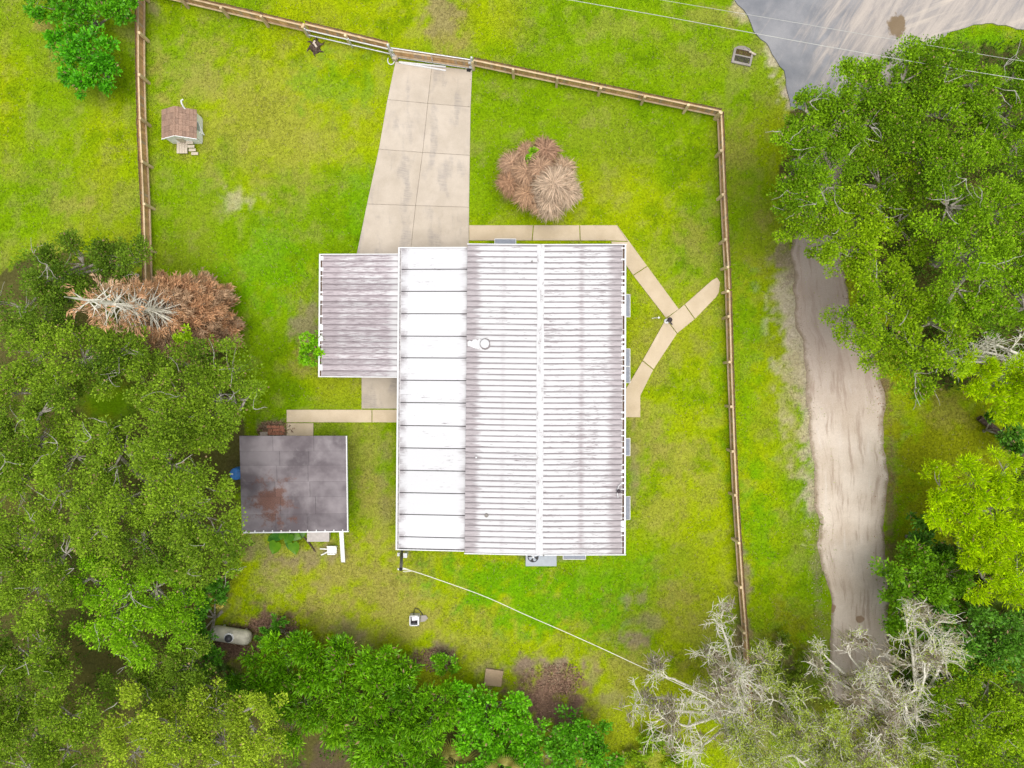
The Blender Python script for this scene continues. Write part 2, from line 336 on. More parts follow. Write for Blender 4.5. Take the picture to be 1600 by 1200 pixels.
c = g.mix(g.math('MULTIPLY', g.mr(nl, 0.52, 0.7), g.mr(X, 19, 24)), c, (0.50, 0.44, 0.375))
px_, py_ = at(1401, 40)[:2]; d = g.n('ShaderNodeVectorMath', operation='DISTANCE'); g.l(g.mp((1, 0.75, 0)), d.inputs[0]); d.inputs[1].default_value = (px_, py_ * 0.75, 0)
c = g.mix(g.math('MULTIPLY', g.mr(g.math('ADD', d.outputs['Value'], g.math('MULTIPLY', g.math('SUBTRACT', g.noise(2.5, 4, 0.6), 0.5), 0.8)), 0.55, 0.38), 0.85), c, (0.17, 0.115, 0.055))
c = g.mix(1.0, c, g.ramp(nf, 0.3, 0.7, (0.88, 0.88, 0.88, 1), (1.1, 1.1, 1.1, 1)), 'MULTIPLY')
M['sandy_asphalt'] = g.finish(c, 0.9, 0, 0.15, nf, 0.25, 0.01)

# ------------------------------------------------------------------ the layout in the photograph's pixels
DRIVE = [(618, 96), (738, 110), (733, 386), (733, 470), (550, 470), (558, 398)]
WALKS = [
    [(733, 352), (833, 352), (831, 376), (733, 376)], [(834, 352), (905, 352), (906, 376), (832, 376)], [(906, 352), (964, 352), (980, 377), (953, 376), (907, 376)],
    [(964.8, 353), (1011, 415.5), (989, 430), (975, 410), (954, 377.3), (980.6, 378)], [(1011.6, 416.3), (1060.5, 483), (1040.5, 497), (989.5, 430.8)],
    [(1061, 482.6), (1069, 476), (1085, 499), (1058, 521), (1041, 498)], [(1069.7, 475.4), (1112, 438), (1120, 433.5), (1125, 441), (1123, 457), (1119, 464), (1085.8, 498.4)],
    [(1040, 498.5), (1057.5, 521.5), (1021, 577), (1004, 563)], [(1003.5, 564), (1020.5, 578), (1000.5, 618), (1000.5, 652), (965, 652), (965, 629)],
]
BACK = [[(565, 560), (640, 560), (640, 638.5), (565, 638.5)], [(448, 640), (581, 640), (581, 660), (448, 660)], [(581.8, 640), (640, 640), (640, 660), (581.8, 660)], [(448, 661), (490, 661), (490, 690), (448, 690)]]
SHED = [(374, 681), (542, 681), (544, 832), (378, 832)]
ROAD_L = [(1262, 130), (1268, 200), (1258, 300), (1236, 395), (1246, 470), (1258, 540), (1268, 640), (1274, 720), (1280, 800), (1284, 880), (1290, 980), (1297, 1050), (1304, 1100)]
ROAD_R = [(1340, 120), (1330, 200), (1312, 300), (1318, 400), (1330, 470), (1358, 540), (1376, 620), (1384, 720), (1387, 800), (1386, 880), (1390, 980), (1395, 1050), (1380, 1100)]
ASPHALT = [(1120, -90), (1146, 0), (1166, 28), (1190, 58), (1214, 92), (1228, 125), (1234, 165), (1300, 190), (1380, 140), (1440, 80), (1485, 50), (1530, 38), (1570, 40), (1620, 52), (1760, 80), (1760, -90)]
road_poly = ROAD_L + ROAD_R[::-1]
W_ = lambda P, z=0.0: [tuple(p) for p in atn(P, z)]

# special ground patches: px, py, rx, ry, kind, strength
PATCH = [
    (695, 35, 38, 70, 'dry', .9), (690, 10, 30, 40, 'soil', .45), (370, 312, 34, 24, 'sand', .55), (100, 325, 26, 14, 'dry', .6), (143, 318, 14, 9, 'dry', .6), (40, 280, 40, 25, 'dry', .35),
    (420, 200, 150, 120, 'dry', .45), (300, 110, 60, 70, 'dry', .4), (520, 130, 60, 40, 'lush', .5), (560, 330, 30, 60, 'lush', .6), (420, 420, 60, 60, 'lush', .7), (480, 520, 26, 40, 'soil', .75), (470, 560, 20, 30, 'dry', .7),
    (580, 700, 40, 60, 'dry', .5), (600, 800, 40, 60, 'dry', .6), (560, 900, 130, 50, 'dry', .85), (640, 960, 90, 45, 'dry', .75), (500, 960, 60, 30, 'dry', .6), (430, 900, 60, 40, 'soil', .3), (490, 870, 40, 16, 'soil', .55),
    (760, 900, 90, 40, 'lush', .9), (850, 950, 120, 50, 'lush', .9), (950, 900, 90, 40, 'lush', .6), (1020, 560, 40, 40, 'dry', .4), (1000, 690, 40, 50, 'dry', .65), (1060, 720, 40, 40, 'dry', .5), (1030, 800, 35, 40, 'dry', .5),
    (1110, 760, 20, 50, 'dry', .4), (1090, 400, 30, 60, 'dry', .5), (1020, 400, 40, 40, 'dry', .3), (960, 470, 30, 40, 'lush', .4), (1000, 940, 22, 14, 'soil', .75), (990, 1002, 34, 14, 'soil', .85), (925, 1052, 18, 26, 'soil', .6), (955, 1090, 25, 12, 'soil', .5), (1060, 930, 40, 20, 'dry', .7), (1010, 970, 26, 14, 'soil', .6),
    (985, 1040, 70, 30, 'dry', .7), (850, 1088, 58, 60, 'mulch', 1.3), (880, 1065, 35, 28, 'mulch', .6), (855, 1040, 60, 16, 'soil', .9), (770, 1045, 26, 20, 'soil', .5), (680, 1025, 34, 16, 'soil', .9), (650, 1035, 20, 12, 'soil', .6), (545, 985, 30, 18, 'soil', .5), (560, 1010, 30, 12, 'soil', .5),
    (360, 1000, 55, 35, 'mulch', 1.2), (420, 980, 45, 28, 'mulch', 1.1), (455, 985, 25, 25, 'mulch', .7), (350, 950, 25, 20, 'soil', .5), (520, 1195, 40, 14, 'soil', 1.2), (510, 1170, 30, 20, 'soil', 1.0),
    (1250, 580, 34, 120, 'sand', .75), (1232, 470, 32, 80, 'sand', .8), (1262, 640, 18, 140, 'sand', .7), (1230, 400, 25, 30, 'soil', .8), (1272, 700, 14, 100, 'sand', .5), (1280, 860, 10, 120, 'soil', .5), (1240, 650, 30, 90, 'dry', .4), (1160, 620, 30, 200, 'lush', .5), (1185, 830, 30, 90, 'lush', .6),
    (1160, 240, 30, 50, 'dry', .5), (1190, 330, 16, 40, 'dry', .6), (1212, 60, 14, 40, 'sand', .8), (1160, 15, 14, 20, 'sand', .9), (1236, 140, 12, 30, 'sand', 1.1), (1110, 30, 60, 20, 'dry', .5), (960, 40, 60, 25, 'dry', .35), (1160, 88, 20, 16, 'soil', .4),
    (1378, 620, 12, 60, 'mulch', .8), (1392, 780, 10, 120, 'mulch', .7), (1395, 700, 10, 60, 'mulch', .5), (1460, 690, 80, 60, 'olive', 1.0), (1530, 660, 70, 60, 'olive', 1.0), (1440, 800, 40, 90, 'olive', .9), (1480, 640, 40, 30, 'dry', .5),
    (1165, 920, 12, 60, 'soil', .9), (1160, 990, 14, 40, 'soil', .9), (1230, 1000, 40, 60, 'olive', .8), (1200, 1100, 80, 90, 'soil', .6), (1345, 1130, 70, 50, 'olive', .8), (1080, 1100, 80, 70, 'olive', .7), (1100, 1000, 60, 40, 'dry', .4),
    (170, 625, 55, 40, 'lush', .8), (205, 50, 12, 30, 'soil', .4), (70, 40, 16, 10, 'dry', .9), (240, 12, 10, 12, 'soil', .6), (250, 110, 10, 60, 'dry', .5), (1540, 60, 60, 18, 'lush', .7), (430, 670, 25, 14, 'soil', 1.0), (395, 850, 30, 40, 'soil', .5),
    (755, 1000, 40, 16, 'dry', .4), (1120, 560, 10, 120, 'lush', .3), (870, 870, 70, 8, 'soil', .5), (990, 740, 8, 70, 'soil', .45), (600, 740, 8, 80, 'soil', .3),
]
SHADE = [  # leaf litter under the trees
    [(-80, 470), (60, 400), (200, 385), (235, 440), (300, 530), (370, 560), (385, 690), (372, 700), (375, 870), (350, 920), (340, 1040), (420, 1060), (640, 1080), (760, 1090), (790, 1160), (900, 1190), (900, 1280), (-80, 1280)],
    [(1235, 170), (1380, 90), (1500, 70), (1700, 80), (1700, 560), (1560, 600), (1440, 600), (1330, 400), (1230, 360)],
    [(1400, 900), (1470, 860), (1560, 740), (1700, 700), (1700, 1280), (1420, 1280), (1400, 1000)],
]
KCOL = {'dry': (0.325, 0.30, 0.07), 'soil': (0.26, 0.20, 0.14), 'sand': (0.50, 0.43, 0.34), 'mulch': (0.20, 0.125, 0.09), 'lush': (0.15, 0.345, 0.002), 'olive': (0.235, 0.27, 0.006)}
def groundcol(x, y):
    """albedo of the ground and how much grass grows there"""
    px, py = x * F / H + 800, 600 - y * F / H
    b = fbm(x, y, 7.0, 1, 4); b2 = fbm(x, y, 2.2, 5, 3); b3 = fbm(x, y, 0.7, 8, 3)
    t = sstep(0.36, 0.64, b)[..., None]
    c = np.array((0.195, 0.335, 0.002)) * (1 - t) + np.array((0.31, 0.400, 0.002)) * t
    t = (sstep(0.48, 0.70, b2) * 0.27)[..., None]; c = c * (1 - t) + np.array((0.285, 0.275, 0.04)) * t
    t = (sstep(0.54, 0.74, b3) * 0.30)[..., None]; c = c * (1 - t) + np.array((0.32, 0.28, 0.10)) * t
    t = (sstep(0.55, 0.35, b3) * sstep(0.5, 0.3, b2) * 0.5)[..., None]; c = c * (1 - t) + np.array((0.11, 0.22, 0.002)) * t
    gr = np.ones(x.shape)
    n = fbm(x, y, 1.1, 21, 4) - 0.5; nf = fbm(x, y, 0.35, 31, 2) - 0.5
    for (qx, qy, rx, ry, k, s) in PATCH:
        d = np.sqrt(((px - qx) / rx) ** 2 + ((py - qy) / ry) ** 2)
        m = d < 2.2
        if not m.any(): continue
        w = np.zeros(x.shape); w[m] = np.clip(s, 0, 1) * sstep(1.25 + 0.15 * (s > 1), 0.35, d[m] + n[m] * 1.7 + nf[m] * 1.8)
        w = w[..., None]; c = c * (1 - w) + np.array(KCOL[k]) * w
        if k in ('soil', 'sand', 'mulch'): gr = gr * (1 - 0.85 * w[..., 0])
        elif k == 'dry': gr = gr * (1 - 0.25 * w[..., 0])
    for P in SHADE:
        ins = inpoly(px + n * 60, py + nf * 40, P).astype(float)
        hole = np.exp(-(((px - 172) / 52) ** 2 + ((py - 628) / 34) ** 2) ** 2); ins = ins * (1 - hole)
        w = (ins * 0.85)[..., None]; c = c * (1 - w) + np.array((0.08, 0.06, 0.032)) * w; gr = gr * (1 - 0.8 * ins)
    return c, gr

# ------------------------------------------------------------------ ground sheet, to the horizon
def axis(a, step): return np.concatenate([[-700, -350, -180, -100, -70, -50], np.arange(-a, a + 1e-6, step), [50, 70, 100, 180, 350, 700]])
gx, gy = axis(32.0, 0.2), axis(24.0, 0.2)
GX, GY = np.meshgrid(gx, gy, indexing='xy')
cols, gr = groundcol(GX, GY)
hgt = (fbm(GX, GY, 3.0, 41, 3) - 0.5) * 0.05
V = np.stack([GX, GY, hgt - 0.03], -1).reshape(-1, 3)
nx, ny = len(gx), len(gy); I = np.arange(nx * ny).reshape(ny, nx)
Q = np.stack([I[:-1, :-1], I[:-1, 1:], I[1:, 1:], I[1:, :-1]], -1).reshape(-1, 4)
me = bpy.data.meshes.new('ground'); me.vertices.add(len(V)); me.vertices.foreach_set('co', V.astype(np.float32).ravel())
me.loops.add(Q.size); me.loops.foreach_set('vertex_index', Q.astype(np.int32).ravel()); me.polygons.add(len(Q)); me.polygons.foreach_set('loop_start', np.arange(0, Q.size, 4, dtype=np.int32))
me.update(calc_edges=True); me.polygons.foreach_set('use_smooth', np.ones(len(Q), bool))
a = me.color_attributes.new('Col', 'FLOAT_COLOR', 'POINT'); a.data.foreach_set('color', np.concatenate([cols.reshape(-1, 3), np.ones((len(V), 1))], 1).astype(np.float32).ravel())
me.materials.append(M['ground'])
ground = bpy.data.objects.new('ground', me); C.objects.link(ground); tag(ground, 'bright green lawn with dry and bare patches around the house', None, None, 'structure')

# sand road: a strip with a ragged edge
def resample(P, n):
    P = np.asarray(P, float); d = np.r_[0, np.cumsum(np.linalg.norm(np.diff(P, axis=0), axis=1))]; t = np.linspace(0, d[-1], n)
    return np.stack([np.interp(t, d, P[:, 0]), np.interp(t, d, P[:, 1])], 1)
nL = 136; Lp, Rp = resample(W_(ROAD_L), nL), resample(W_(ROAD_R), nL); K = 12
mb = MB(); uvs = []
for i in range(nL):
    a_, b_ = Lp[i], Rp[i]; ja = (fbm(np.array(i * .09), np.array(2.0), 1.0, 3, 5) - .5) * 1.3; jb = (fbm(np.array(i * .09), np.array(9.0), 1.0, 4, 5) - .5) * 1.3
    for k in range(K + 1):
        t = k / K; p = a_ * (1 - t) + b_ * t; p = p + (b_ - a_) / np.linalg.norm(b_ - a_) * (ja * (1 - t) ** 2 + jb * t ** 2)
        rut = -0.02 * (math.exp(-((t - .3) / .1) ** 2) + math.exp(-((t - .7) / .1) ** 2)); edge = -0.05 if k in (0, K) else 0
        mb.v.append((p[0], p[1], 0.03 + rut + edge)); uvs.append((t, i * 0.24))
for i in range(nL - 1):
    for k in range(K): q = i * (K + 1) + k; mb.f.append((q, q + 1, q + K + 2, q + K + 1))
tag(mb.build('dirt_road', M['sand_road'], None, True, None, uvs), 'pale sandy dirt road running past the picket fence', None, None, 'structure')
mb = MB(); P = []
A = W_(ASPHALT)
for i in range(len(A)):
    p, q = Vector(A[i]), Vector(A[(i + 1) % len(A)]); m = max(1, int((q - p).length / 0.35))
    for k in range(m):
        r = p.lerp(q, k / m); P.append((r.x + (fbm(np.array(r.x), np.array(r.y), .8, 3) - .5) * .5, r.y + (fbm(np.array(r.x), np.array(r.y), .8, 6) - .5) * .5))
mb.prism(P, -0.05, 0.045)
tag(mb.build('road', M['sandy_asphalt']), 'grey asphalt road junction washed over with pale sand', None, None, 'structure')

# slabs
def shrink(P, d):
    c = Vector((sum(p[0] for p in P) / len(P), sum(p[1] for p in P) / len(P)))
    return P
def slab(P, z0, z1, name, m, parent):
    """bevelled slab"""
    P = [Vector(p) for p in P]; n = len(P)
    if sum(P[i].x * P[(i + 1) % n].y - P[(i + 1) % n].x * P[i].y for i in range(n)) < 0: P = P[::-1]
    def inset(d):
        R_ = []
        for i in range(n):
            a, b, c = P[i - 1], P[i], P[(i + 1) % n]; e1 = (b - a).normalized(); e2 = (c - b).normalized()
            n1 = Vector((-e1.y, e1.x)); n2 = Vector((-e2.y, e2.x)); k = n1 + n2; k = k / max(0.3, k.dot(n1)); R_.append(b + k * d)
        return R_
    A_, B_ = inset(0.006), inset(0.016); mb = MB()
    vs_ = [(p.x, p.y, z0) for p in A_] + [(p.x, p.y, z1 - 0.01) for p in A_] + [(p.x, p.y, z1) for p in B_]
    fs = [tuple(range(n))[::-1], tuple(range(2 * n, 3 * n))] + [(i, (i + 1) % n, n + (i + 1) % n, n + i) for i in range(n)] + [(n + i, n + (i + 1) % n, 2 * n + (i + 1) % n, 2 * n + i) for i in range(n)]
    mb.add(vs_, fs); return mb.build(name, m, parent)
drive = empty('driveway', at(670, 250), 'pale concrete driveway of two rows of slabs leading from the gate'); drive['kind'] = 'structure'
rows = [((618, 96.5), (675, 103), (738, 110)), ((605.5, 156), (668.5, 162), (735.5, 167.5)), ((592, 233.5), (660.5, 238.5), (734.3, 243)), ((573.5, 319), (649.5, 321.5), (733, 324)), ((557, 399), (640.5, 404), (732.6, 408)), ((552, 430), (636, 470), (732, 470))]
for i in range(5):
    for j in range(2):
        slab(W_([rows[i][j], rows[i][j + 1], rows[i + 1][j + 1], rows[i + 1][j]]), -0.1, 0.05, 'slab', M['drive_concrete'], drive)
walk = empty('front_walkway', at(1050, 500), 'tan concrete walkway forking like a Y to the side gate'); walk['kind'] = 'structure'
for P in WALKS: slab(W_(P), -0.1, 0.05, 'slab', M['walk_concrete'], walk)
bwalk = empty('back_walkway', at(520, 650), 'tan concrete walkway leading to the dark roofed shed'); bwalk['kind'] = 'structure'
for i, P in enumerate(BACK): slab(W_(P), -0.1, 0.05, 'slab', M['walk_concrete' if i else 'drive_concrete'], bwalk)
bricks = empty('brick_patch', at(430, 672), 'patch of red bricks and one pale paver at the shed corner', 'paving')
for r_ in range(3):
    for c_ in range(4):
        p = at(421 + c_ * 6.6 + (r_ % 2) * 2 + rnd.uniform(-.5, .5), 667 + r_ * 5.2 + rnd.uniform(-.4, .4))
        mb = MB(); mb.box((p.x, p.y, 0.03), (0.21, 0.15, 0.09 + rnd.uniform(-.01, .02)), rnd.uniform(-.12, .12)); mb.build('brick', M['brick_red'], bricks)
mb = MB(); p = at(413, 679); mb.box((p.x, p.y, 0.04), (0.42, 0.30, 0.09), 0.05); mb.build('paver', M['paver_pale'], bricks)
slab(W_([(759, 1043), (787, 1047), (783, 1072), (756, 1069)]), -0.05, 0.14, 'concrete_pad', M['brown_concrete'], None)
tag(bpy.data.objects['concrete_pad'], 'square brown stained concrete pad at the edge of the thicket', 'slab')

# ------------------------------------------------------------------ the mobile home
Z_RIDGE, Z_EAVE = 3.35, 2.75
RT, RB = at(845, 383.5, Z_RIDGE), at(842.5, 866, Z_RIDGE)
WT, WB = at(730.5, 382.5, Z_EAVE), at(726, 863.5, Z_EAVE)
ET, EB = at(972.5, 383, Z_EAVE), at(971.5, 865.5, Z_EAVE)
home = empty('mobile_home', (at(850, 625).x, at(850, 625).y, 0), 'long mobile home under a white coated ribbed metal roof', 'house')

def pan(A, B, C_, D, rib_w, rib_h, name, m, parent, br, gap=0.006):
    """roof panel: A->B along the ridge side, D->C along the eave side; raised rib at the A/D edge"""
    A, B, C_, D = map(Vector, (A, B, C_, D)); mb = MB(); cols = []
    up = Vector((0, 0, 1)); wd = (B - A).length; f = rib_w / wd
    prof = [(0.0, 0.0), (f * 0.25, rib_h), (f * 0.75, rib_h), (f, 0.0), (0.5, 0.004), (1 - gap / wd, 0.0), (1 - gap / wd, -0.03), (0.0, -0.03)]
    for s_, (P, Q_) in enumerate(((A, B), (D, C_))):
        for (t, h) in prof:
            mb.v.append(P.lerp(Q_, t) + up * h); cols.append((t, float(s_), br, 1))
    n = len(prof); mb.f = [(k, (k + 1) % n, n + (k + 1) % n, n + k) for k in range(n)] + [tuple(range(n))[::-1], tuple(range(n, 2 * n))]
    return mb.build(name, m, parent, cols=cols)
mb = MB()   # deck under the panels
for A, B, C_, D in ((RT, RB, WB, WT), (RT, RB, EB, ET)):
    dn = Vector((0, 0, -0.06)); dd = Vector((0, 0, -0.12)); mb.hexa([A + dd, B + dd, C_ + dd, D + dd], [A + dn, B + dn, C_ + dn, D + dn])
roof = mb.build('roof', M['seam_dark'], home)
NP_ = 55
for i in range(NP_):
    t0, t1 = i / NP_, (i + 1) / NP_
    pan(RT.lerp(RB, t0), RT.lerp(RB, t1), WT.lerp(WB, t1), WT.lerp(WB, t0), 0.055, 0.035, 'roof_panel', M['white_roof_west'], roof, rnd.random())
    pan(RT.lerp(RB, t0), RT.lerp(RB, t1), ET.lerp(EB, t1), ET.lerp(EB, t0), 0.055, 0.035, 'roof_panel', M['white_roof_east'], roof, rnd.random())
# ridge cap, low hipped strip
mb = MB(); hw = 0.18; ux = Vector((1, 0, 0)); dz = hw * (Z_RIDGE - Z_EAVE) / 4.0
n_ = 90
for i in range(n_ + 1):
    p = RT.lerp(RB, i / n_); w = hw + rnd.uniform(-.02, .02)
    mb.v += [p - ux * w + Vector((0, 0, 0.045 - dz)), p + Vector((0, 0, 0.075)), p + ux * w + Vector((0, 0, 0.045 - dz)), p + ux * w + Vector((0, 0, 0.01 - dz)), p - ux * w + Vector((0, 0, 0.01 - dz))]
for i in range(n_):
    for k in range(5): mb.f.append((i * 5 + k, i * 5 + (k + 1) % 5, i * 5 + 5 + (k + 1) % 5, i * 5 + 5 + k))
mb.f += [(0, 1, 2, 3, 4), tuple(n_ * 5 + k for k in (4, 3, 2, 1, 0))]
mb.build('ridge_cap', M['ridge_worn'], roof)
def gutter(P, Q_, side, parent, w=0.15, litter=True, name='gutter', straps=True):
    """open trough along an eave; side = outward unit vector"""
    P, Q_ = Vector(P), Vector(Q_); o = Vector(side); z = Vector((0, 0, 1)); mb = MB()
    prof = [(0, -.02), (0, -.12), (w, -.12), (w, 0.03), (w - .08, 0.03), (w - .08, 0.01), (w - .02, 0.01), (w - .02, -.105), (.015, -.105), (.015, -.02)]
    for E in (P, Q_): mb.v += [E + o * a + z * b for a, b in prof]
    n = len(prof); mb.f = [(k, (k + 1) % n, n + (k + 1) % n, n + k) for k in range(n)] + [tuple(range(n))[::-1], tuple(range(n, 2 * n))]
    for i in range(int((Q_ - P).length / 0.305)):
        if not straps or rnd.random() < .18: continue
        p = P.lerp(Q_, (i + .5 + rnd.uniform(-.1, .1)) / ((Q_ - P).length / 0.305)); wd_ = rnd.uniform(.02, .10) if rnd.random() < .75 else rnd.uniform(.15, .34)
        d_ = (Q_ - P).normalized() * wd_ / 2; mb.hexa([p - d_ - o * .06 + z * .005, p + d_ - o * .06 + z * .005, p + d_ + o * (w - .07) + z * .005, p - d_ + o * (w - .07) + z * .005][::(-1 if o.x > 0 else 1)], [p - d_ - o * .06 + z * .03, p + d_ - o * .06 + z * .03, p + d_ + o * (w - .07) + z * .02, p - d_ + o * (w - .07) + z * .02][::(-1 if o.x > 0 else 1)])
    gt = mb.build(name, M['white_metal'], parent)
    if litter:
        mb = MB(); nn = int((Q_ - P).length / 0.25)
        for i in range(nn + 1):
            p = P.lerp(Q_, i / nn); h = -0.085 + rnd.uniform(-.01, .045); mb.v += [p + o * .016 + z * h, p + o * (w * .5) + z * (h + rnd.uniform(-.01, .03)), p + o * (w - .021) + z * h]
        for i in range(nn):
            for k in range(2): mb.f.append((i * 3 + k, i * 3 + k + 1, i * 3 + k + 4, i * 3 + k + 3))
        mb.build('leaf_litter', M['gutter_litter' if straps else 'gutter_grey'], gt)
    return gt
gutter(ET + Vector((.005, 0, 0)), EB + Vector((.005, 0, 0)), (1, 0, 0), roof, 0.19)
# gable trims
for (A, B, C_, sg) in ((WT, RT, ET, 1), (WB, RB, EB, -1)):
    mb = MB(); o = Vector((0, 0.03 * sg, 0)); up = Vector((0, 0, 0.06))
    ex = Vector((0.2, 0, 0))
    for P, Q_ in ((A, B), (B, C_ + ex)): mb.beam(P + o + Vector((0, 0, -.03)), Q_ + o + Vector((0, 0, -.03)), 0.05, 0.2)
    mb.build('gable_trim', M['white_metal'], roof)
# walls
x0, x1 = WT.x + 0.25, ET.x - 0.28; yt, yb = RT.y - 0.28, RB.y + 0.28
def wall(name, P, Q_, zt, parent, m, th=0.12):
    mb = MB(); mb.beam((P[0], P[1], zt / 2), (Q_[0], Q_[1], zt / 2), th, zt); return mb.build(name, m, parent)
zt = 2.58
wE = wall('wall', (x1, yt), (x1, yb), zt, home, M['white_siding']); wW = wall('wall', (x0, yt), (x0, yb), zt, home, M['white_siding'])
wN = wall('wall', (x0 + .07, yt), (x1 - .07, yt), zt, home, M['white_siding']); wS = wall('wall', (x0 + .07, yb), (x1 - .07, yb), zt, home, M['white_siding'])
for y, s in ((yt, 1), (yb, -1)):
    mb = MB(); mx = RT.x; mb.add([(x0, y - .05, zt), (x1, y - .05, zt), (mx, y - .05, 3.2), (x0, y + .05, zt), (x1, y + .05, zt), (mx, y + .05, 3.2)], [(2, 1, 0), (3, 4, 5), (0, 1, 4, 3), (1, 2, 5, 4), (2, 0, 3, 5)]); mb.build('gable', M['white_siding'], home)
def window(c, w, h, nrm, parent):
    n = Vector(nrm); t = Vector((-n.y, n.x, 0)); c = Vector(c); mb = MB(); z = Vector((0, 0, 1))
    for a, b, ww, hh in ((-w / 2, 0, .06, h + .12), (w / 2, 0, .06, h + .12), (0, -h / 2, w + .06, .06), (0, h / 2, w + .06, .06), (0, 0, w - .07, .035)):
        mb.beam(c + t * (a - ww / 2) + z * b + n * .02, c + t * (a + ww / 2) + z * b + n * .02, .05, hh)
    fr = mb.build('window', M['white_metal'], parent); mb = MB(); mb.beam(c - t * (w / 2 - .03) + n * .012, c + t * (w / 2 - .03) + n * .012, .02, h - .06); mb.build('pane', M['glass_dark'], fr)
def awning(P, Q_, nrm, out, parent, z_hi=2.15, z_lo=1.8):
    """sloping window awning between wall points P and Q_"""
    P, Q_, n = Vector((P[0], P[1], z_hi)), Vector((Q_[0], Q_[1], z_hi)), Vector(nrm); lo = Vector((0, 0, z_lo - z_hi)); mb = MB()
    A, B, C_, D = P, Q_, Q_ + n * out + lo, P + n * out + lo; th = Vector((0, 0, -.025))
    mb.hexa([A + th, B + th, C_ + th, D + th], [A, B, C_, D]); aw = mb.build('awning', M['awning_blue'], parent)
    mb = MB(); u = Vector((0, 0, .012))
    mb.beam(D + u, C_ + u, .03, .06); mb.beam(A + u, D + u, .028, .05); mb.beam(B + u, C_ + u, .028, .05); mb.build('edge_trim', M['white_metal'], aw)
for ya, yb_ in ((460, 495), (545, 572), (573, 598), (685, 712), (776, 812)):
    a_, b_ = at(985, ya, 1.9).y, at(985, yb_, 1.9).y; xo = at(984.2, ya, 1.8).x
    awning((x1 + .06, a_), (x1 + .06, b_), (1, 0, 0), xo - x1 - .06, home); window((x1 + .06, (a_ + b_) / 2, 1.5), abs(a_ - b_) - .12, .95, (1, 0, 0), home)
for xa, xb in ((773, 806),):
    a_, b_ = at(xa, 374, 1.9).x, at(xb, 374, 1.9).x; yo = at(xa, 373.5, 1.8).y; awning((a_, yt + .06), (b_, yt + .06), (0, 1, 0), yo - yt - .06, home); window(((a_ + b_) / 2, yt + .06, 1.5), b_ - a_ - .12, .95, (0, 1, 0), home)
for xa, xb in ((880, 915),):
    a_, b_ = at(xa, 874, 1.9).x, at(xb, 874, 1.9).x; yo = at(xa, 873.5, 1.8).y; awning((a_, yb - .06), (b_, yb - .06), (0, -1, 0), yb - .06 - yo, home); window(((a_ + b_) / 2, yb - .06, 1.5), b_ - a_ - .12, .95, (0, -1, 0), home)
mb = MB(); dx = at(990, 640).x; mb.beam((x1 + .06, at(0, 625).y, 1.05), (x1 + .06, at(0, 655).y, 1.05), .05, 2.0); dr = mb.build('door', M['white_wood'], home)
mb = MB(); mb.lathe([(.03, 0), (.03, .05)], (x1 + .1, at(0, 629).y, 1.05), 8, 'x'); mb.build('handle', M['dark_iron'], dr)
# things on the roof
def roof_z(x):
    t = (x - RT.x) / (ET.x - RT.x) if x > RT.x else (RT.x - x) / (RT.x - WT.x); return Z_RIDGE + (Z_EAVE - Z_RIDGE) * t
p = at(757.5, 537, 3.05); z = roof_z(p.x)
mb = MB(); mb.lathe([(.17, -.05), (.17, .16), (.235, .17), (.235, .23), (.20, .255), (.06, .275)], (p.x, p.y, z), 20); vt = mb.build('vent_cap', M['ridge_white'], roof, True)
mb = MB(); mb.lathe([(.30, .0), (.29, .05), (.2, .056)], (p.x + .03, p.y - .01, z), 20); mb.build('flashing', M['roof_grime'], roof, True)
mb = MB()
for i in range(14):
    t = i / 13; mb.v += [(p.x - .9 + t * .75, p.y + (.12 + .16 * t) * (1 + rnd.uniform(-.25, .25)), roof_z(p.x - .9 + t * .75) + .046), (p.x - .9 + t * .75, p.y - (.12 + .16 * t) * (1 + rnd.uniform(-.25, .25)), roof_z(p.x - .9 + t * .75) + .046)]
    if i: mb.f.append((2 * i - 2, 2 * i - 1, 2 * i + 1, 2 * i))
mb.build('sealant_patch', M['ridge_white'], roof)
for (qx, qy, r_, h_) in ((744, 715, .05, .22), (760, 806, .10, .12), (831, 410, .03, .3), (849, 866, .035, .12)):
    p = at(qx, qy, 3.1); mb = MB(); mb.lathe([(r_, -.05), (r_, h_), (r_ * .6, h_ + .01)], (p.x, p.y, roof_z(p.x)), 10); mb.build('vent_pipe', M['white_metal'] if r_ == .05 else M['mast_grey'], roof, True)
ant = empty('roof_antenna', at(966, 767, 2.85), 'small dark antenna bracket on the roof edge above the gutter', 'antenna'); p = at(966, 767, 2.82)
mb = MB(); mb.lathe([(.06, 0), (.06, .12), (.10, .13), (.10, .22), (.05, .26)], (p.x, p.y, p.z - .04), 10); mb.build('base', M['dark_iron'], ant)
mb = MB(); mb.tube([p + Vector((.02, .02, .1)), p + Vector((.30, .02, .12))], .025, 6); mb.tube([p + Vector((.02, -.06, .1)), p + Vector((.28, -.06, .12))], .02, 6); mb.build('bracket', M['dark_iron'], ant)
mb = MB(); mb.tube([p + Vector((-.05, .1, .12)), p + Vector((.02, .28, .1)), p + Vector((.2, .42, .06))], .022, 6); mb.tube([p + Vector((-.07, -.1, .12)), p + Vector((-.02, -.34, .06))], .022, 6); mb.build('cable', M['white_metal'], ant)

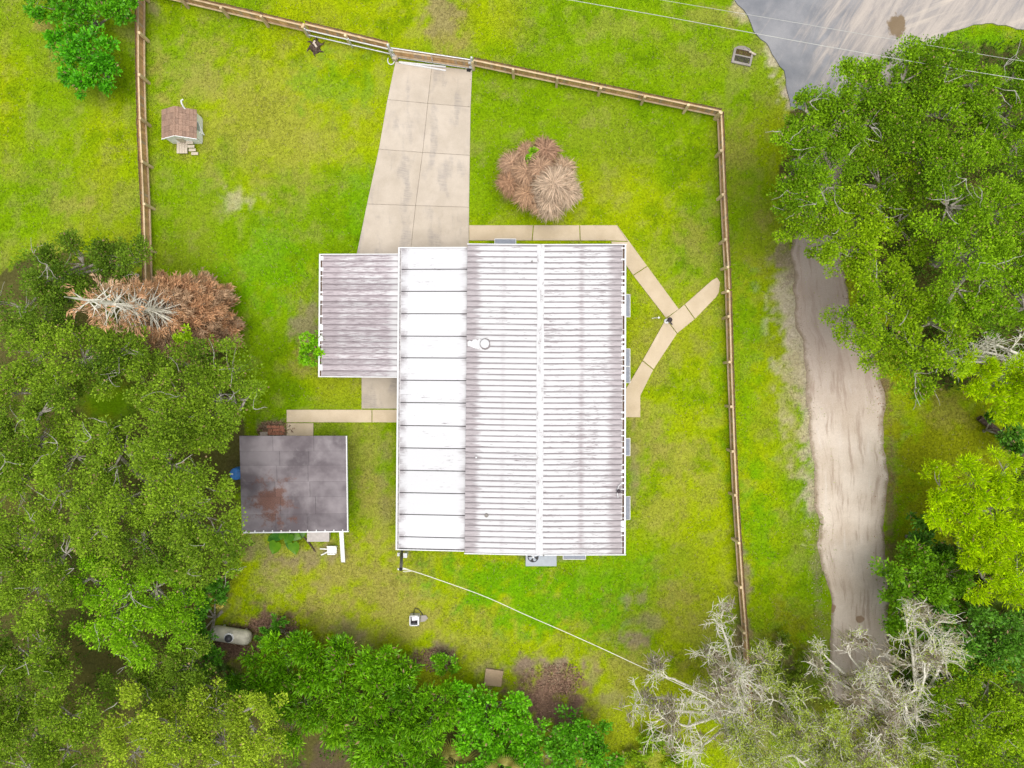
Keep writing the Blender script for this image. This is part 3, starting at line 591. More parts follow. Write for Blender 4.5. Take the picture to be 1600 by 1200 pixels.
# ------------------------------------------------------------------ carport beside the home: flat white pans
ZC0, ZC1 = 2.62, 2.42
carport = empty('carport', (at(675, 620).x, at(675, 620).y, 0), 'flat carport roof of wide white panels along the mobile home', 'carport')
CT, CB = at(627.5, 388, ZC1), at(623.5, 857.5, ZC1); DT, DB = at(734, 387.5, ZC0), at(730, 860, ZC0)
mb = MB(); dd = Vector((0, 0, -.1)); dn = Vector((0, 0, -.045)); mb.hexa([DT + dd, DB + dd, CB + dd, CT + dd], [DT + dn, DB + dn, CB + dn, CT + dn]); croof = mb.build('roof', M['seam_dark'], carport)
seams = [388, 421.5, 456, 491, 526, 560, 595, 630, 666, 701, 736, 771, 805, 840, 858.5]
for i in range(len(seams) - 1):
    t0, t1 = [(s - 388) / (858.5 - 388) for s in seams[i:i + 2]]
    pan(DT.lerp(DB, t0), DT.lerp(DB, t1), CT.lerp(CB, t1), CT.lerp(CB, t0), 0.07, 0.012, 'roof_panel', M['carport_roof_metal'], croof, rnd.random(), 0.045)
gutter(CT + Vector((-.005, 0, .0)), CB + Vector((-.005, 0, 0)), (-1, 0, 0), croof, 0.17, straps=False)
for A, B, s_ in ((DT, CT, 1), (DB, CB, -1)):
    mb = MB(); mb.beam(A + Vector((-.15, .03 * s_, -.05)), B + Vector((-.17, .03 * s_, -.05)), .05, .17); mb.build('fascia', M['white_metal'], croof)
for i in range(6):
    p = CT.lerp(CB, (i + .12) / 5.3); mb = MB(); mb.beam((p.x + .15, p.y, 0), (p.x + .15, p.y, ZC1 - .1), .09, .09); mb.build('post', M['white_metal'], carport)
# lean-to canopy further west
lean = empty('lean_to_canopy', (at(560, 490).x, at(560, 490).y, 0), 'smaller canopy roof of grimy pinkish grey pans beside the carport', 'canopy')
AT, AB = at(504, 398.5, 2.12), at(502.5, 587.5, 2.12); BT, BB = at(624, 398, 2.3), at(622.5, 588.5, 2.3)
mb = MB(); mb.hexa([BT + dd, BB + dd, AB + dd, AT + dd], [BT + dn, BB + dn, AB + dn, AT + dn]); lroof = mb.build('roof', M['seam_dark'], lean)
NL_ = 21
for i in range(NL_):
    t0, t1 = i / NL_, (i + 1) / NL_; pan(BT.lerp(BB, t0), BT.lerp(BB, t1), AT.lerp(AB, t1), AT.lerp(AB, t0), .05, .03, 'roof_panel', M['rusty_roof_metal'], lroof, rnd.random())
gutter(AT + Vector((-.005, 0, 0)), AB + Vector((-.005, 0, 0)), (-1, 0, 0), lroof, 0.17)
for A, B, s_ in ((BT, AT, 1), (BB, AB, -1)):
    mb = MB(); mb.beam(A + Vector((-.02, .03 * s_, -.04)), B + Vector((-.17, .03 * s_, -.04)), .05, .16); mb.build('fascia', M['white_metal'], lroof)
for q in (.05, .35, .65, .95):
    p = AT.lerp(AB, q); mb = MB(); mb.beam((p.x + .15, p.y, 0), (p.x + .15, p.y, 2.0), .08, .08); mb.build('post', M['white_metal'], lean)

# ------------------------------------------------------------------ shed with rolled roofing
ZS = 2.45
shed = empty('shed', (at(460, 756).x, at(460, 756).y, 0), 'square shed under a dark stained flat roof beside the trees', 'shed')
Sa, Sb, Sc, Sd = at(374, 681, ZS), at(540.5, 681, ZS), at(542.5, 829, ZS - .08), at(378, 831, ZS - .08)
mb = MB(); dz_ = Vector((0, 0, -.14)); mb.hexa([Sd + dz_, Sc + dz_, Sb + dz_, Sa + dz_], [p + Vector((0, 0, -.02)) for p in (Sd, Sc, Sb, Sa)]); sroof = mb.build('roof', M['seam_dark'], shed)
vt_ = [0, .16, .31, .48, .64, .82, 1.0]
for i in range(6):
    us = [0, rnd.uniform(.3, .42), rnd.uniform(.62, .75), 1.0]
    for j in range(3):
        q = lambda u, v: Sa.lerp(Sb, u).lerp(Sd.lerp(Sc, u), v)
        e = .0012; A, B, C_, D = q(us[j] + (e if j else 0), vt_[i]), q(us[j + 1] - (e if j < 2 else 0), vt_[i]), q(us[j + 1] - (e if j < 2 else 0), vt_[i + 1] - (e if i < 5 else 0)), q(us[j] + (e if j else 0), vt_[i + 1] - (e if i < 5 else 0))
        up = Vector((0, 0, .002 + .0025 * ((i + j) % 2))); b_ = Vector((0, 0, -.018)); mb = MB(); mb.hexa([D + b_, C_ + b_, B + b_, A + b_], [D + up, C_ + up, B + up, A + up]); mb.build('roofing_sheet', M['rolled_roofing'], sroof)
mb = MB(); mb.beam(Sd + Vector((-.02, -.04, -.03)), Sc + Vector((.08, -.04, -.03)), .06, .16)
for i in range(12): p = Sd.lerp(Sc, (i + .5) / 12); mb.box((p.x, p.y + .02, p.z + .02), (.05, .1, .05))
mb.build('fascia', M['white_metal'], sroof)
mb = MB(); mb.beam(Sb + Vector((.03, 0, -.03)), Sc + Vector((.03, -.005, -.03)), .05, .14); mb.build('fascia', M['white_metal'], sroof)
sx0, sx1, sy0, sy1 = Sa.x + .3, Sb.x - .75, Sd.y + .3, Sa.y - .25
for P, Q_ in (((sx0, sy0), (sx1, sy0)), ((sx0, sy1), (sx1, sy1)), ((sx0, sy0 + .07), (sx0, sy1 - .07)), ((sx1, sy0 + .07), (sx1, sy1 - .07))): wall('wall', P, Q_, 2.28, shed, M['white_siding'], .1)
mb = MB(); mb.beam((sx0 + 1.2, sy1 + .07, 1.0), (sx0 + 2.0, sy1 + .07, 1.0), .05, 1.9); sdoor = mb.build('door', M['white_wood'], shed)
mb = MB(); mb.lathe([(.03, 0), (.03, .06)], (sx0 + 1.3, sy1 + .13, 1.0), 8, 'x'); mb.build('handle', M['dark_iron'], sdoor)
mb = MB(); a_, b_ = at(533, 831, 2.2), at(536, 878, .05); mb.beam(a_, b_, .20, .04, (0, -1, .5)); mb.beam(a_ + Vector((.11, 0, .02)), b_ + Vector((.11, 0, .02)), .03, .06, (0, -1, .5)); tag(mb.build('leaning_board', M['white_wood']), 'long white board leaning from the shed roof corner to the grass', 'board')

# ------------------------------------------------------------------ fences
FH = 1.15
PICK = MB()
def fence(name, label, pts, post_px, axis_, group='picket fence runs', outward=None, posts=True, tubes=False):
    """pts: base line in px; posts at the listed px coordinate along axis_ (0 = x, 1 = y)"""
    pts = sorted(pts, key=lambda p: p[axis_]); A_ = [p[axis_] for p in pts]; B_ = [p[1 - axis_] for p in pts]
    def on(v): w = float(np.interp(v, A_, B_)); return at(v, w) if axis_ == 0 else at(w, v)
    ps = [on(v) for v in sorted(post_px)]; root = empty(name, ps[0].lerp(ps[-1], .5), label, 'fence', group)
    o = Vector(outward)
    for i in range(len(ps) - 1):
        a, b = ps[i], ps[i + 1]; d = (b - a).normalized(); n = Vector((-d.y, d.x, 0)); n = n if n.dot(o) > 0 else -n
        h_ = FH + rnd.uniform(-.04, .04)
        for k, zz in enumerate((.28, .92)):
            mb = MB(); j = rnd.uniform(-.015, .015); mb.beam(a + n * .045 + Vector((0, 0, zz + j)) + d * .006, b + n * .045 + Vector((0, 0, zz + rnd.uniform(-.015, .015))) - d * .006, .085, .042)
            mb.build('rail', M['galvanised' if tubes and k == 0 else 'rail_timber'], root)
        L = (b - a).length; m = max(2, int(L / .145)); mb = MB(); cols = []
        tone = rnd.uniform(.85, 1.12)
        for q in range(m):
            p = a + d * (L * (q + .5) / m) + n * (.100 + rnd.uniform(0, .006)); w = L / m * .93 / 2; hh = h_ + rnd.uniform(-.02, .02); t = n * .018
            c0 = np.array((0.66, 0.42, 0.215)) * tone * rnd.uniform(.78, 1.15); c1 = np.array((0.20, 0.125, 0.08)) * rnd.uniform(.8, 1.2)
            if rnd.random() < .12: c0 = np.array((0.50, 0.38, 0.28)) * rnd.uniform(.9, 1.1)
            n0 = len(mb.v); s_ = d * w
            for z_, sc in ((.03, 1), (h_ - .16, 1), (hh - .05, 1), (hh, .55)):
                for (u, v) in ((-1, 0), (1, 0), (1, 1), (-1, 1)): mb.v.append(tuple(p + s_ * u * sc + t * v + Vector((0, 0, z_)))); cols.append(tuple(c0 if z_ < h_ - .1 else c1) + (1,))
            for r_ in range(3): mb.f += [(n0 + r_ * 4 + k, n0 + r_ * 4 + (k + 1) % 4, n0 + r_ * 4 + 4 + (k + 1) % 4, n0 + r_ * 4 + 4 + k) for k in range(4)]
            mb.f.append((n0 + 12, n0 + 13, n0 + 14, n0 + 15))
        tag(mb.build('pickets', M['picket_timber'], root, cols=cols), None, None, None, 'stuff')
    if posts:
        for i, p in enumerate(ps):
            d = (ps[min(i + 1, len(ps) - 1)] - ps[max(i - 1, 0)]).normalized(); n = Vector((-d.y, d.x, 0)); n = n if n.dot(o) > 0 else -n
            mb = MB(); q = p - n * .07; mb.beam((q.x, q.y, -.1), (q.x + rnd.uniform(-.04, .04), q.y + rnd.uniform(-.04, .04), FH - .05), .13, .13, (d.x, d.y, 0)); mb.build('post', M['post_timber'], root)
    return root
LF = [(231, -12), (230.5, 60), (231, 130), (233, 197), (236, 262), (239, 327), (241, 395), (243, 470)]
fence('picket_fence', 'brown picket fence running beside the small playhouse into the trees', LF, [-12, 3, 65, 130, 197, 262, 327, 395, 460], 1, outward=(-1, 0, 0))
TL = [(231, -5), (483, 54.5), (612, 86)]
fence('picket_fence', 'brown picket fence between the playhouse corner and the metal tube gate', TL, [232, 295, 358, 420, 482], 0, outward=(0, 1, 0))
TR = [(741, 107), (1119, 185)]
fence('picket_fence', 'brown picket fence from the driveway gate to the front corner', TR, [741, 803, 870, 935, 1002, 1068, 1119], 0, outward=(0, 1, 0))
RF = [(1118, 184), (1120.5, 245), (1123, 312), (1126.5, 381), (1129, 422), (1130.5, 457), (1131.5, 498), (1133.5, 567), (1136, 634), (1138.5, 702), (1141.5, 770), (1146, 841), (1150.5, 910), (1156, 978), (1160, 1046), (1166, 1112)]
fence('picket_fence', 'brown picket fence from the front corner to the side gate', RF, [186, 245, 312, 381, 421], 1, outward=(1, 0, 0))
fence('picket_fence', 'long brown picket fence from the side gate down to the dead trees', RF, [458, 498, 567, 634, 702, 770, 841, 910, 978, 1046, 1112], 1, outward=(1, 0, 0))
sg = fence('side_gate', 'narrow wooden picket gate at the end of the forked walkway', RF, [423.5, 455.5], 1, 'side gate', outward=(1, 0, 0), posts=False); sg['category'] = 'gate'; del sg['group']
# sliding driveway gate: picket leaf on a galvanised tube frame, with its tube tail beside it
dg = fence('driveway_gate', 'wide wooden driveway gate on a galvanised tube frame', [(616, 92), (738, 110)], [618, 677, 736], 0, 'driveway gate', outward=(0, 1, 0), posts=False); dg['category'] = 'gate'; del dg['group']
a_, b_ = at(617, 91.5), at(737, 109.5)
for z_ in (.12, 1.2):
    mb = MB(); mb.tube([a_ + Vector((0, .03, z_)), b_ + Vector((0, .03, z_))], .032, 8); mb.build('frame_tube', M['galvanised'], dg)
for t in (0.0, .5, 1.0):
    p = a_.lerp(b_, t); mb = MB(); mb.tube([p + Vector((0, .03, .1)), p + Vector((0, .03, 1.21))], .03, 8); mb.build('frame_tube', M['galvanised'], dg)
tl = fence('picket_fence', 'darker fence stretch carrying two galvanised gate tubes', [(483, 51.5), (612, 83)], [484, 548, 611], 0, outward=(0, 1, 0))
gt = empty('gate_track', at(548, 70), 'long galvanised tube frame of the sliding gate beside the fence', 'gate track')
a_, b_ = at(484, 57), at(612, 86.5)
for z_ in (.30, .88):
    mb = MB(); mb.tube([a_ + Vector((0, -.06, z_)), b_ + Vector((0, -.06, z_))], .034, 8); mb.build('tube', M['galvanised'], gt)
for t in (0.0, .52, 1.0):
    p = a_.lerp(b_, t) + Vector((0, -.06, 0)); mb = MB(); mb.tube([p, p + Vector((0, 0, 1.0))], .04, 8); mb.build('tube_post', M['galvanised'], gt)
for (qx, qy, lb) in ((613, 90, 'tall grey gate post on the lamp side of the driveway mouth'), (739, 109, 'grey gate post where the driveway gate meets the long fence')):
    gp = empty('gate_post', at(qx, qy), lb.replace('lamp', 'tube track'), 'post', 'gate posts'); p = at(qx, qy)
    mb = MB(); mb.tube([p, p + Vector((0, 0, 1.45))], .065, 10); mb.build('pole', M['galvanised'], gp)
    mb = MB(); mb.lathe([(.075, 0), (.08, .03), (.05, .08), (.01, .1)], (p.x, p.y, 1.45), 10); mb.build('cap', M['galvanised'], gp, True)
    for z_ in (.35, .9): mb = MB(); mb.box((p.x + (.12 if qx < 700 else -.12), p.y - .02, z_), (.16, .1, .1)); mb.build('roller_bracket', M['galvanised'], gp)
mb = MB(); p = at(612, 92); mb.tube([p + Vector((-.02 + .22 * math.cos(t) * .9, -.1 + .25 * math.sin(t), .04 + .005 * k)) for k, t in enumerate(np.linspace(2.6, 5.9, 12))], .03, 7); tag(mb.build('hose_loop', M['white_metal'], None, True), 'short white curl of pipe at the foot of the gate post', 'pipe')
mb = MB(); p = at(618, 92); mb.box((p.x, p.y, .16), (.24, .3, .3), -.2); mb.box((p.x + .15, p.y, .16), (.05, .22, .18), -.2); tag(mb.build('gate_motor', M['deck_wood']), 'small tan gate motor box at the driveway corner', 'motor box')
mb = MB(); p = at(732.5, 110.5); mb.box((p.x, p.y, .12), (.16, .1, .14), -.15); mb.box((p.x, p.y, .02), (.22, .16, .08), -.15); tag(mb.build('gate_sensor', M['black_plastic']), 'little black box on the driveway by the gate post', 'sensor')
for i, (P, Q_, lb) in enumerate((((624, 98.5), (697, 106), 'white board lying across the driveway nearest the gate'), ((626, 99), (697, 111), 'white board crossing under the other on the driveway'))):
    mb = MB(); a_, b_ = at(*P), at(*Q_); z_ = Vector((0, 0, .12 if i == 0 else .075)); mb.beam(a_ + z_, b_ + z_, .085, .045); mb.beam(a_ + z_ + Vector((0, 0, .03)), b_ + z_ + Vector((0, 0, .03)), .03, .02); tag(mb.build('white_board', M['white_metal']), lb, 'board', 'white boards by the gate')

# ------------------------------------------------------------------ playhouse
ph = empty('playhouse', at(294, 205), 'tiny white playhouse with brown shingle roof and wooden steps', 'playhouse')
bx0, bx1, by0, by1 = at(270.5, 0).x, at(316, 0).x, at(0, 224).y, at(0, 185).y; mx = (bx0 + bx1) / 2; ze, zr = 1.02, 1.55
for P, Q_ in (((bx0, by0), (bx1, by0)), ((bx0, by1), (bx1, by1)), ((bx0, by0 + .04), (bx0, by1 - .04)), ((bx1, by0 + .04), (bx1, by1 - .04))): wall('wall', P, Q_, ze, ph, M['white_wood'], .06)
for y in (by0, by1):
    mb = MB(); mb.add([(bx0 - .03, y - .03, ze), (bx1 + .03, y - .03, ze), (mx, y - .03, zr - .03), (bx0 - .03, y + .03, ze), (bx1 + .03, y + .03, ze), (mx, y + .03, zr - .03)], [(2, 1, 0), (3, 4, 5), (0, 1, 4, 3), (1, 2, 5, 4), (2, 0, 3, 5)]); mb.build('gable', M['white_wood'], ph)
mb = MB(); mb.beam((mx, by0 - .06, zr), (mx, by1 + .06, zr), .05, .06); proof = mb.build('roof', M['shingle'], ph)
for s_ in (-1, 1):
    ex = mx + s_ * ((bx1 - bx0) / 2 + .13); ez = ze - .01
    for k in range(6):
        t0, t1 = k / 6, (k + 1) / 6 + .015
        for j in range(5):
            y0_, y1_ = by0 - .1 + (by1 - by0 + .2) * j / 5, by0 - .1 + (by1 - by0 + .2) * (j + 1) / 5 - .008
            xa, xb = mx + (ex - mx) * t0, mx + (ex - mx) * t1; za, zb = zr + (ez - zr) * t0, zr + (ez - zr) * t1 + .022
            mb = MB(); mb.hexa([(xa, y0_, za - .02), (xb, y0_, zb - .02), (xb, y1_, zb - .02), (xa, y1_, za - .02)], [(xa, y0_, za), (xb, y0_, zb), (xb, y1_, zb), (xa, y1_, za)]); mb.build('shingle', M['shingle'], proof)
    mb = MB(); mb.beam((mx, by0 - .115, zr - .03), (ex, by0 - .115, ez - .01), .03, .09); mb.build('barge_board', M['white_wood'], proof)
mb = MB(); q = at(286, 168, 1.5); mb.tube([(q.x, q.y - .05, .9), (q.x, q.y + .06, 1.5), (q.x - .03, q.y + .2, 1.62), (q.x - .05, q.y + .34, 1.6), (q.x - .02, q.y + .42, 1.5)], .045, 8); mb.build('stove_pipe', M['white_metal'], ph, True)
pd = at(287, 233); mb = MB(); mb.box((pd.x, pd.y + .02, .16), (.58, .62, .05)); porch = mb.build('porch', M['deck_wood'], ph)
for k in range(4): mb = MB(); mb.box((pd.x - .22 + k * .147, pd.y + .02, .20), (.135, .64, .025)); mb.build('plank', M['deck_wood'], porch)
for k in range(4): mb = MB(); s = at(301.5 + (4 if k == 3 else k * .8), 227 + k * 4.6); mb.box((s.x, s.y, .42 - k * .11), (.38, .15, .045)); mb.build('step', M['deck_wood'], ph)
mb = MB(); mb.beam((bx0 + .55, by0 - .045, .5), (bx0 + .95, by0 - .045, .5), .03, .8); mb.build('door', M['deck_wood'], ph)
mb = MB(); mb.beam((bx1 + .045, by0 + .5, .65), (bx1 + .045, by0 + .9, .65), .03, .4); mb.build('shutter', M['ac_grey'], ph)
q = at(318, 205); mb = MB()
mb.beam((bx1 + .05, q.y + .30, .70), (q.x + .02, q.y - .2, .03), .05, .03); mb.beam((bx1 + .05, q.y - .2, .45), (q.x + .06, q.y - .22, .03), .05, .03); mb.beam((bx1 + .02, q.y - .2, .3), (q.x + .04, q.y - .21, .28), .03, .03)
mb.build('side_brace', M['white_wood'], ph)

# ------------------------------------------------------------------ yard things
# service mast and its cable
mast = empty('service_mast', at(628, 861), 'grey timber service mast with white meter boxes at the carport corner', 'utility mast'); p = at(628, 861); top = at(626.5, 889, 3.75)
mb = MB(); mb.beam(p, top, .15, .15, (1, 0, 0)); mb.build('post', M['mast_grey'], mast)
mb = MB(); mb.lathe([(.07, 0), (.09, .05), (.07, .15), (.02, .2)], tuple(top), 10); mb.build('weather_head', M['black_plastic'], mast, True)
q = at(634, 866.5, 1.6); mb = MB(); mb.box((q.x, q.y, 1.5), (.16, .2, .55)); mb.box((q.x, q.y, 1.8), (.2, .24, .04)); mb.build('meter_box', M['white_metal'], mast)
q = at(623, 866, 1.5); mb = MB(); mb.box((q.x, q.y, 1.4), (.13, .16, .35)); mb.lathe([(.06, 0), (.06, .05), (.02, .07)], (q.x, q.y - .02, 1.58), 10); mb.build('junction_box', M['white_metal'], mast)
mb = MB(); mb.box((top.x, top.y - .05, 3.5), (.42, .06, .08)); mb.lathe([(.05, 0), (.06, .06), (.03, .1)], (top.x - .15, top.y - .05, 3.55), 8); mb.build('insulator_bar', M['galvanised'], mast)
cable_px = [(630, 890, 3.55), (647, 893, 3.6), (700, 911, 3.5), (760, 933, 3.45), (820, 960, 3.5), (880, 986, 3.65), (940, 1013, 3.9), (1000, 1041, 4.2), (1050, 1064, 4.5), (1110, 1092, 4.9), (1200, 1135, 5.6)]
def smooth_path(P, n=8):
    P = [Vector(p) for p in P]; R_ = []
    for i in range(len(P) - 1):
        a, b, c_, d = P[max(i - 1, 0)], P[i], P[i + 1], P[min(i + 2, len(P) - 1)]
        for k in range(n):
            t = k / n; R_.append(.5 * ((2 * b) + (c_ - a) * t + (2 * a - 5 * b + 4 * c_ - d) * t * t + (3 * b - a - 3 * c_ + d) * t ** 3))
    return R_ + [P[-1]]
mb = MB(); mb.tube(smooth_path([at(*p) for p in cable_px]), .02, 6); tag(mb.build('service_cable', M['cable_white'], None, True), 'thick pale cable slung from the service mast to the dead trees', 'cable')
mb = MB(); mb.tube(smooth_path([at(629, 887, 3.7), at(637, 889.5, 3.55), at(643, 892, 3.58)]), .02, 6); mb.tube(smooth_path([at(630, 893, 3.4), at(637, 893, 3.45), at(643, 892, 3.58)]), .02, 6); mb.build('drip_loop', M['cable_white'], mast)
for lb, P in (('pale power line crossing the lawn nearest the storm drain', [(780, -20), (900, 1.5), (1050, 28), (1200, 56), (1390, 90), (1540, 115), (1760, 150)]), ('thinner power line crossing over the sandy road junction', [(900, -24), (1040, 1), (1200, 28), (1380, 59), (1495, 78), (1570, 91), (1760, 120)])):
    mb = MB(); mb.tube(smooth_path([at(x, y, 8.4) for x, y in P]), 0.012 if 'nearest' in lb else .008, 5); tag(mb.build('power_line', M['wire_pale'], None, True), lb, 'power line', 'overhead power lines')
# package air conditioner
ac = empty('air_conditioner', at(846, 860), 'grey air conditioning unit with a round fan under the roof edge', 'air conditioner')
a0, a1 = at(822, 884, .9), at(869, 884, .9); yN = a0.y + 1.05
mb = MB(); mb.hexa([(a0.x, a0.y, .05), (a1.x, a0.y, .05), (a1.x, yN, .05), (a0.x, yN, .05)], [(a0.x, a0.y, .88), (a1.x, a0.y, .88), (a1.x, yN, .88), (a0.x, yN, .88)]); mb.build('casing', M['ac_grey'], ac)
mb = MB(); mb.box(((a0.x + a1.x) / 2, (a0.y + yN) / 2, .895), (a1.x - a0.x + .04, yN - a0.y + .04, .03)); mb.build('lid', M['ac_grey'], ac)
fc = at(833, 870, .92); mb = MB(); mb.lathe([(.30, 0), (.30, .03), (.27, .035), (.27, .006)], (fc.x, fc.y, .905), 24); fan = mb.build('fan_well', M['black_plastic'], ac)
for k in range(4):
    t = k * math.pi / 2 + .5; mb = MB(); u = Vector((math.cos(t), math.sin(t), 0)); v = Vector((-u.y, u.x, 0)); c0 = Vector((fc.x, fc.y, .93)); mb.add([c0 + u * .05 - v * .04, c0 + u * .24 - v * .09, c0 + u * .25 + v * .09 + Vector((0, 0, .02)), c0 + u * .05 + v * .04 + Vector((0, 0, .01))], [(0, 1, 2, 3)]); mb.build('blade', M['ac_grey'], fan)
mb = MB(); mb.lathe([(.055, 0), (.055, .04), (.02, .05)], (fc.x, fc.y, .93), 12); mb.build('hub', M['white_metal'], fan)
# propane tank
tk = empty('propane_tank', at(360, 991), 'cream propane tank with a dark dome lid on brown mulch', 'tank')
a_, b_ = at(336, 988.5, .6), at(386, 996.5, .6); d = (b_ - a_); L = d.length; d.normalize(); rt = .41
prof = [(.02, -.26), (.2, -.23), (.32, -.14), (rt * .96, 0), (rt, .06), (rt, L - .06), (rt * .96, L), (.32, L + .14), (.2, L + .23), (.02, L + .26)]
rotm = Matrix.Rotation(math.atan2(d.y, d.x), 3, 'Z'); mb = MB(); mb.lathe(prof, (0, 0, 0), 28, 'x'); mb.v = [tuple(a_ + rotm @ Vector(v)) for v in mb.v]; mb.build('shell', M['tank_cream'], tk, True)
q = a_.lerp(b_, .52); mb = MB(); mb.lathe([(.21, -.03), (.21, .06), (.19, .15), (.12, .21), (.02, .23)], (q.x, q.y - .02, .6 + rt - .03), 18); mb.build('dome_lid', M['tank_dome'], tk, True)
mb = MB(); mb.lathe([(.27, -.06), (.27, .012), (.2, .014)], (q.x, q.y, .6 + rt - .01), 20); mb.build('collar', M['white_metal'], tk, True)
for t in (.15, .85):
    for s_ in (-1, 1): q = a_.lerp(b_, t); mb = MB(); n = Vector((-d.y, d.x, 0)); mb.box((q.x + n.x * .24 * s_, q.y + n.y * .24 * s_, .14), (.1, .1, .3), math.atan2(d.y, d.x)); mb.build('foot', M['galvanised'], tk)
# white pump box with pad and hose
pb = empty('pump_box', at(649, 966), 'open white pump box standing in the back lawn', 'pump box'); p = at(649, 966)
for (x_, y_, w_, l_) in ((-.24, 0, .05, .56), (.22, 0, .08, .56), (0, .26, .5, .05), (0, -.26, .5, .05)): mb = MB(); mb.box((p.x + x_, p.y + y_, .22), (w_, l_, .44)); mb.build('side', M['white_metal'], pb)
mb = MB(); mb.box((p.x, p.y, .05), (.4, .46, .06)); mb.build('floor_plate', M['black_plastic'], pb); mb = MB(); mb.lathe([(.13, .08), (.13, .28), (.06, .34)], (p.x - .04, p.y - .03, 0), 14); mb.build('motor', M['dark_iron'], pb, True)
mb = MB(); mb.box((p.x + .05, p.y + .12, .41), (.38, .2, .03), .1); mb.build('half_lid', M['white_metal'], pb)
mb = MB(); mb.tube([p + Vector((-.05, .27, .3)), p + Vector((-.06, .45, .12)), p + Vector((.0, .58, .05)), p + Vector((.2, .5, .04)), p + Vector((.42, .2, .03))], .022, 6); mb.build('hose', M['black_plastic'], pb)
q = at(660, 966); mb = MB(); mb.prism([(q.x - .1, q.y + .17), (q.x - .1, q.y - .19), (q.x + .16, q.y - .15), (q.x + .32, q.y + .02), (q.x + .2, q.y + .19)], -.04, .07); tag(mb.build('pump_pad', M['grey_concrete']), 'rough grey concrete lump beside the white pump box', 'slab')
# storm drain
sdn = empty('storm_drain', at(1160, 88), 'concrete storm drain inlet with two iron grates on the verge', 'drain'); p = at(1160, 88); rz = math.radians(-12); co, si = math.cos(rz), math.sin(rz)
T = lambda x, y: (p.x + x * co - y * si, p.y + x * si + y * co)
mb = MB()
for P in ([(-.55, -.48), (.55, -.48), (.55, -.36), (-.55, -.36)], [(-.42, -.04), (.45, -.04), (.45, .03), (-.42, .03)], [(-.55, -.36), (-.42, -.36), (-.42, .33), (-.55, .33)], [(.45, -.36), (.56, -.36), (.56, .2), (.45, .2)], [(-.55, .33), (.45, .33), (.56, .2), (.30, .48), (0, .56), (-.35, .5)]): mb.prism([T(*q) for q in P], -.2, .06)
mb.build('frame', M['grey_concrete'], sdn)
for y0_, y1_, m in ((-.36, -.04, 'dark_iron'), (.03, .33, 'rust_iron')):
    for k in range(13):
        x_ = -.39 + k * .067; mb = MB(); mb.prism([T(x_, y0_), T(x_ + .035, y0_), T(x_ + .035, y1_), T(x_, y1_)], -.03, .035); mb.build('grate_bar', M[m], sdn)
mb = MB(); mb.prism([T(-.5, -.4), T(.5, -.4), T(.5, .36), T(-.5, .36)], -.2, -.08); mb.build('pit', M['gutter_litter'], sdn)
a_ = Vector((*T(.28, .30), .1)); mb = MB(); mb.tube([a_, a_ + Vector((.38, -.20, .0))], .06, 8); tag(mb.build('broken_pipe', M['deck_wood'], None, True), 'short pale broken pipe on the storm drain grate', 'pipe')
# path lamp
lp = empty('path_lamp', at(1042, 501), 'small dark path lamp at the fork of the walkway', 'lamp'); p = at(1041, 502)
mb = MB(); mb.tube([p, p + Vector((0, 0, .75))], .035, 8); mb.build('pole', M['dark_iron'], lp); mb = MB(); mb.lathe([(.06, 0), (.11, .03), (.13, .16), (.15, .18), (.05, .28), (.01, .3)], (p.x, p.y, .72), 8); mb.build('lantern', M['dark_iron'], lp)
mb = MB(); mb.beam(p + Vector((.03, -.03, .62)), p + Vector((.20, -.24, .60)), .07, .05); mb.build('bracket', M['dark_iron'], lp); mb = MB(); mb.lathe([(.14, -.02), (.14, .05), (.1, .07)], (p.x, p.y, .03), 12); mb.build('base', M['white_metal'], lp)
q = at(1028, 497); mb = MB(); mb.lathe([(.02, 0), (.02, .2), (.06, .21), (.06, .26)], (q.x, q.y, 0), 8); mb.tube([q + Vector((0, 0, .22)), q + Vector((-.2, 0, .12)), q + Vector((-.35, -.02, .05))], .015, 6); tag(mb.build('sprinkler', M['white_metal']), 'tiny white sprinkler in the lawn beside the path lamp', 'sprinkler')
# stump
st = empty('tree_stump', at(493, 73), 'dark broken tree stump in the lawn near the gate track', 'stump'); p = at(493, 73)
mb = MB(); n = 11
ring = [(p.x + (.3 + rnd.uniform(-.08, .1)) * math.cos(t), p.y + (.33 + rnd.uniform(-.08, .1)) * math.sin(t)) for t in np.linspace(0, 2 * math.pi, n, endpoint=False)]
mb.v = [(x, y, -.05) for x, y in ring] + [(p.x + (x - p.x) * .8, p.y + (y - p.y) * .8, .2 + rnd.uniform(-.1, .1)) for x, y in ring] + [(p.x, p.y, .05)]
mb.f = [(i, (i + 1) % n, n + (i + 1) % n, n + i) for i in range(n)] + [(n + i, n + (i + 1) % n, 2 * n) for i in range(n)]; mb.build('wood', M['brown_bark'], st)
for k in range(6):
    t = k * 1.05 + .3; mb = MB(); mb.tube([p + Vector((.2 * math.cos(t), .2 * math.sin(t), .12)), p + Vector((.42 * math.cos(t), .42 * math.sin(t), .03)), p + Vector((.55 * math.cos(t + .2), .55 * math.sin(t + .2), -.03))], [.07, .05, .02], 6); mb.build('root', M['brown_bark'], st)
mb = MB(); mb.box((p.x + .05, p.y - .02, .2), (.1, .26, .06), .6); mb.box((p.x - .02, p.y + .14, .22), (.09, .2, .05), -.5); mb.build('split_wood', M['deck_wood'], st)
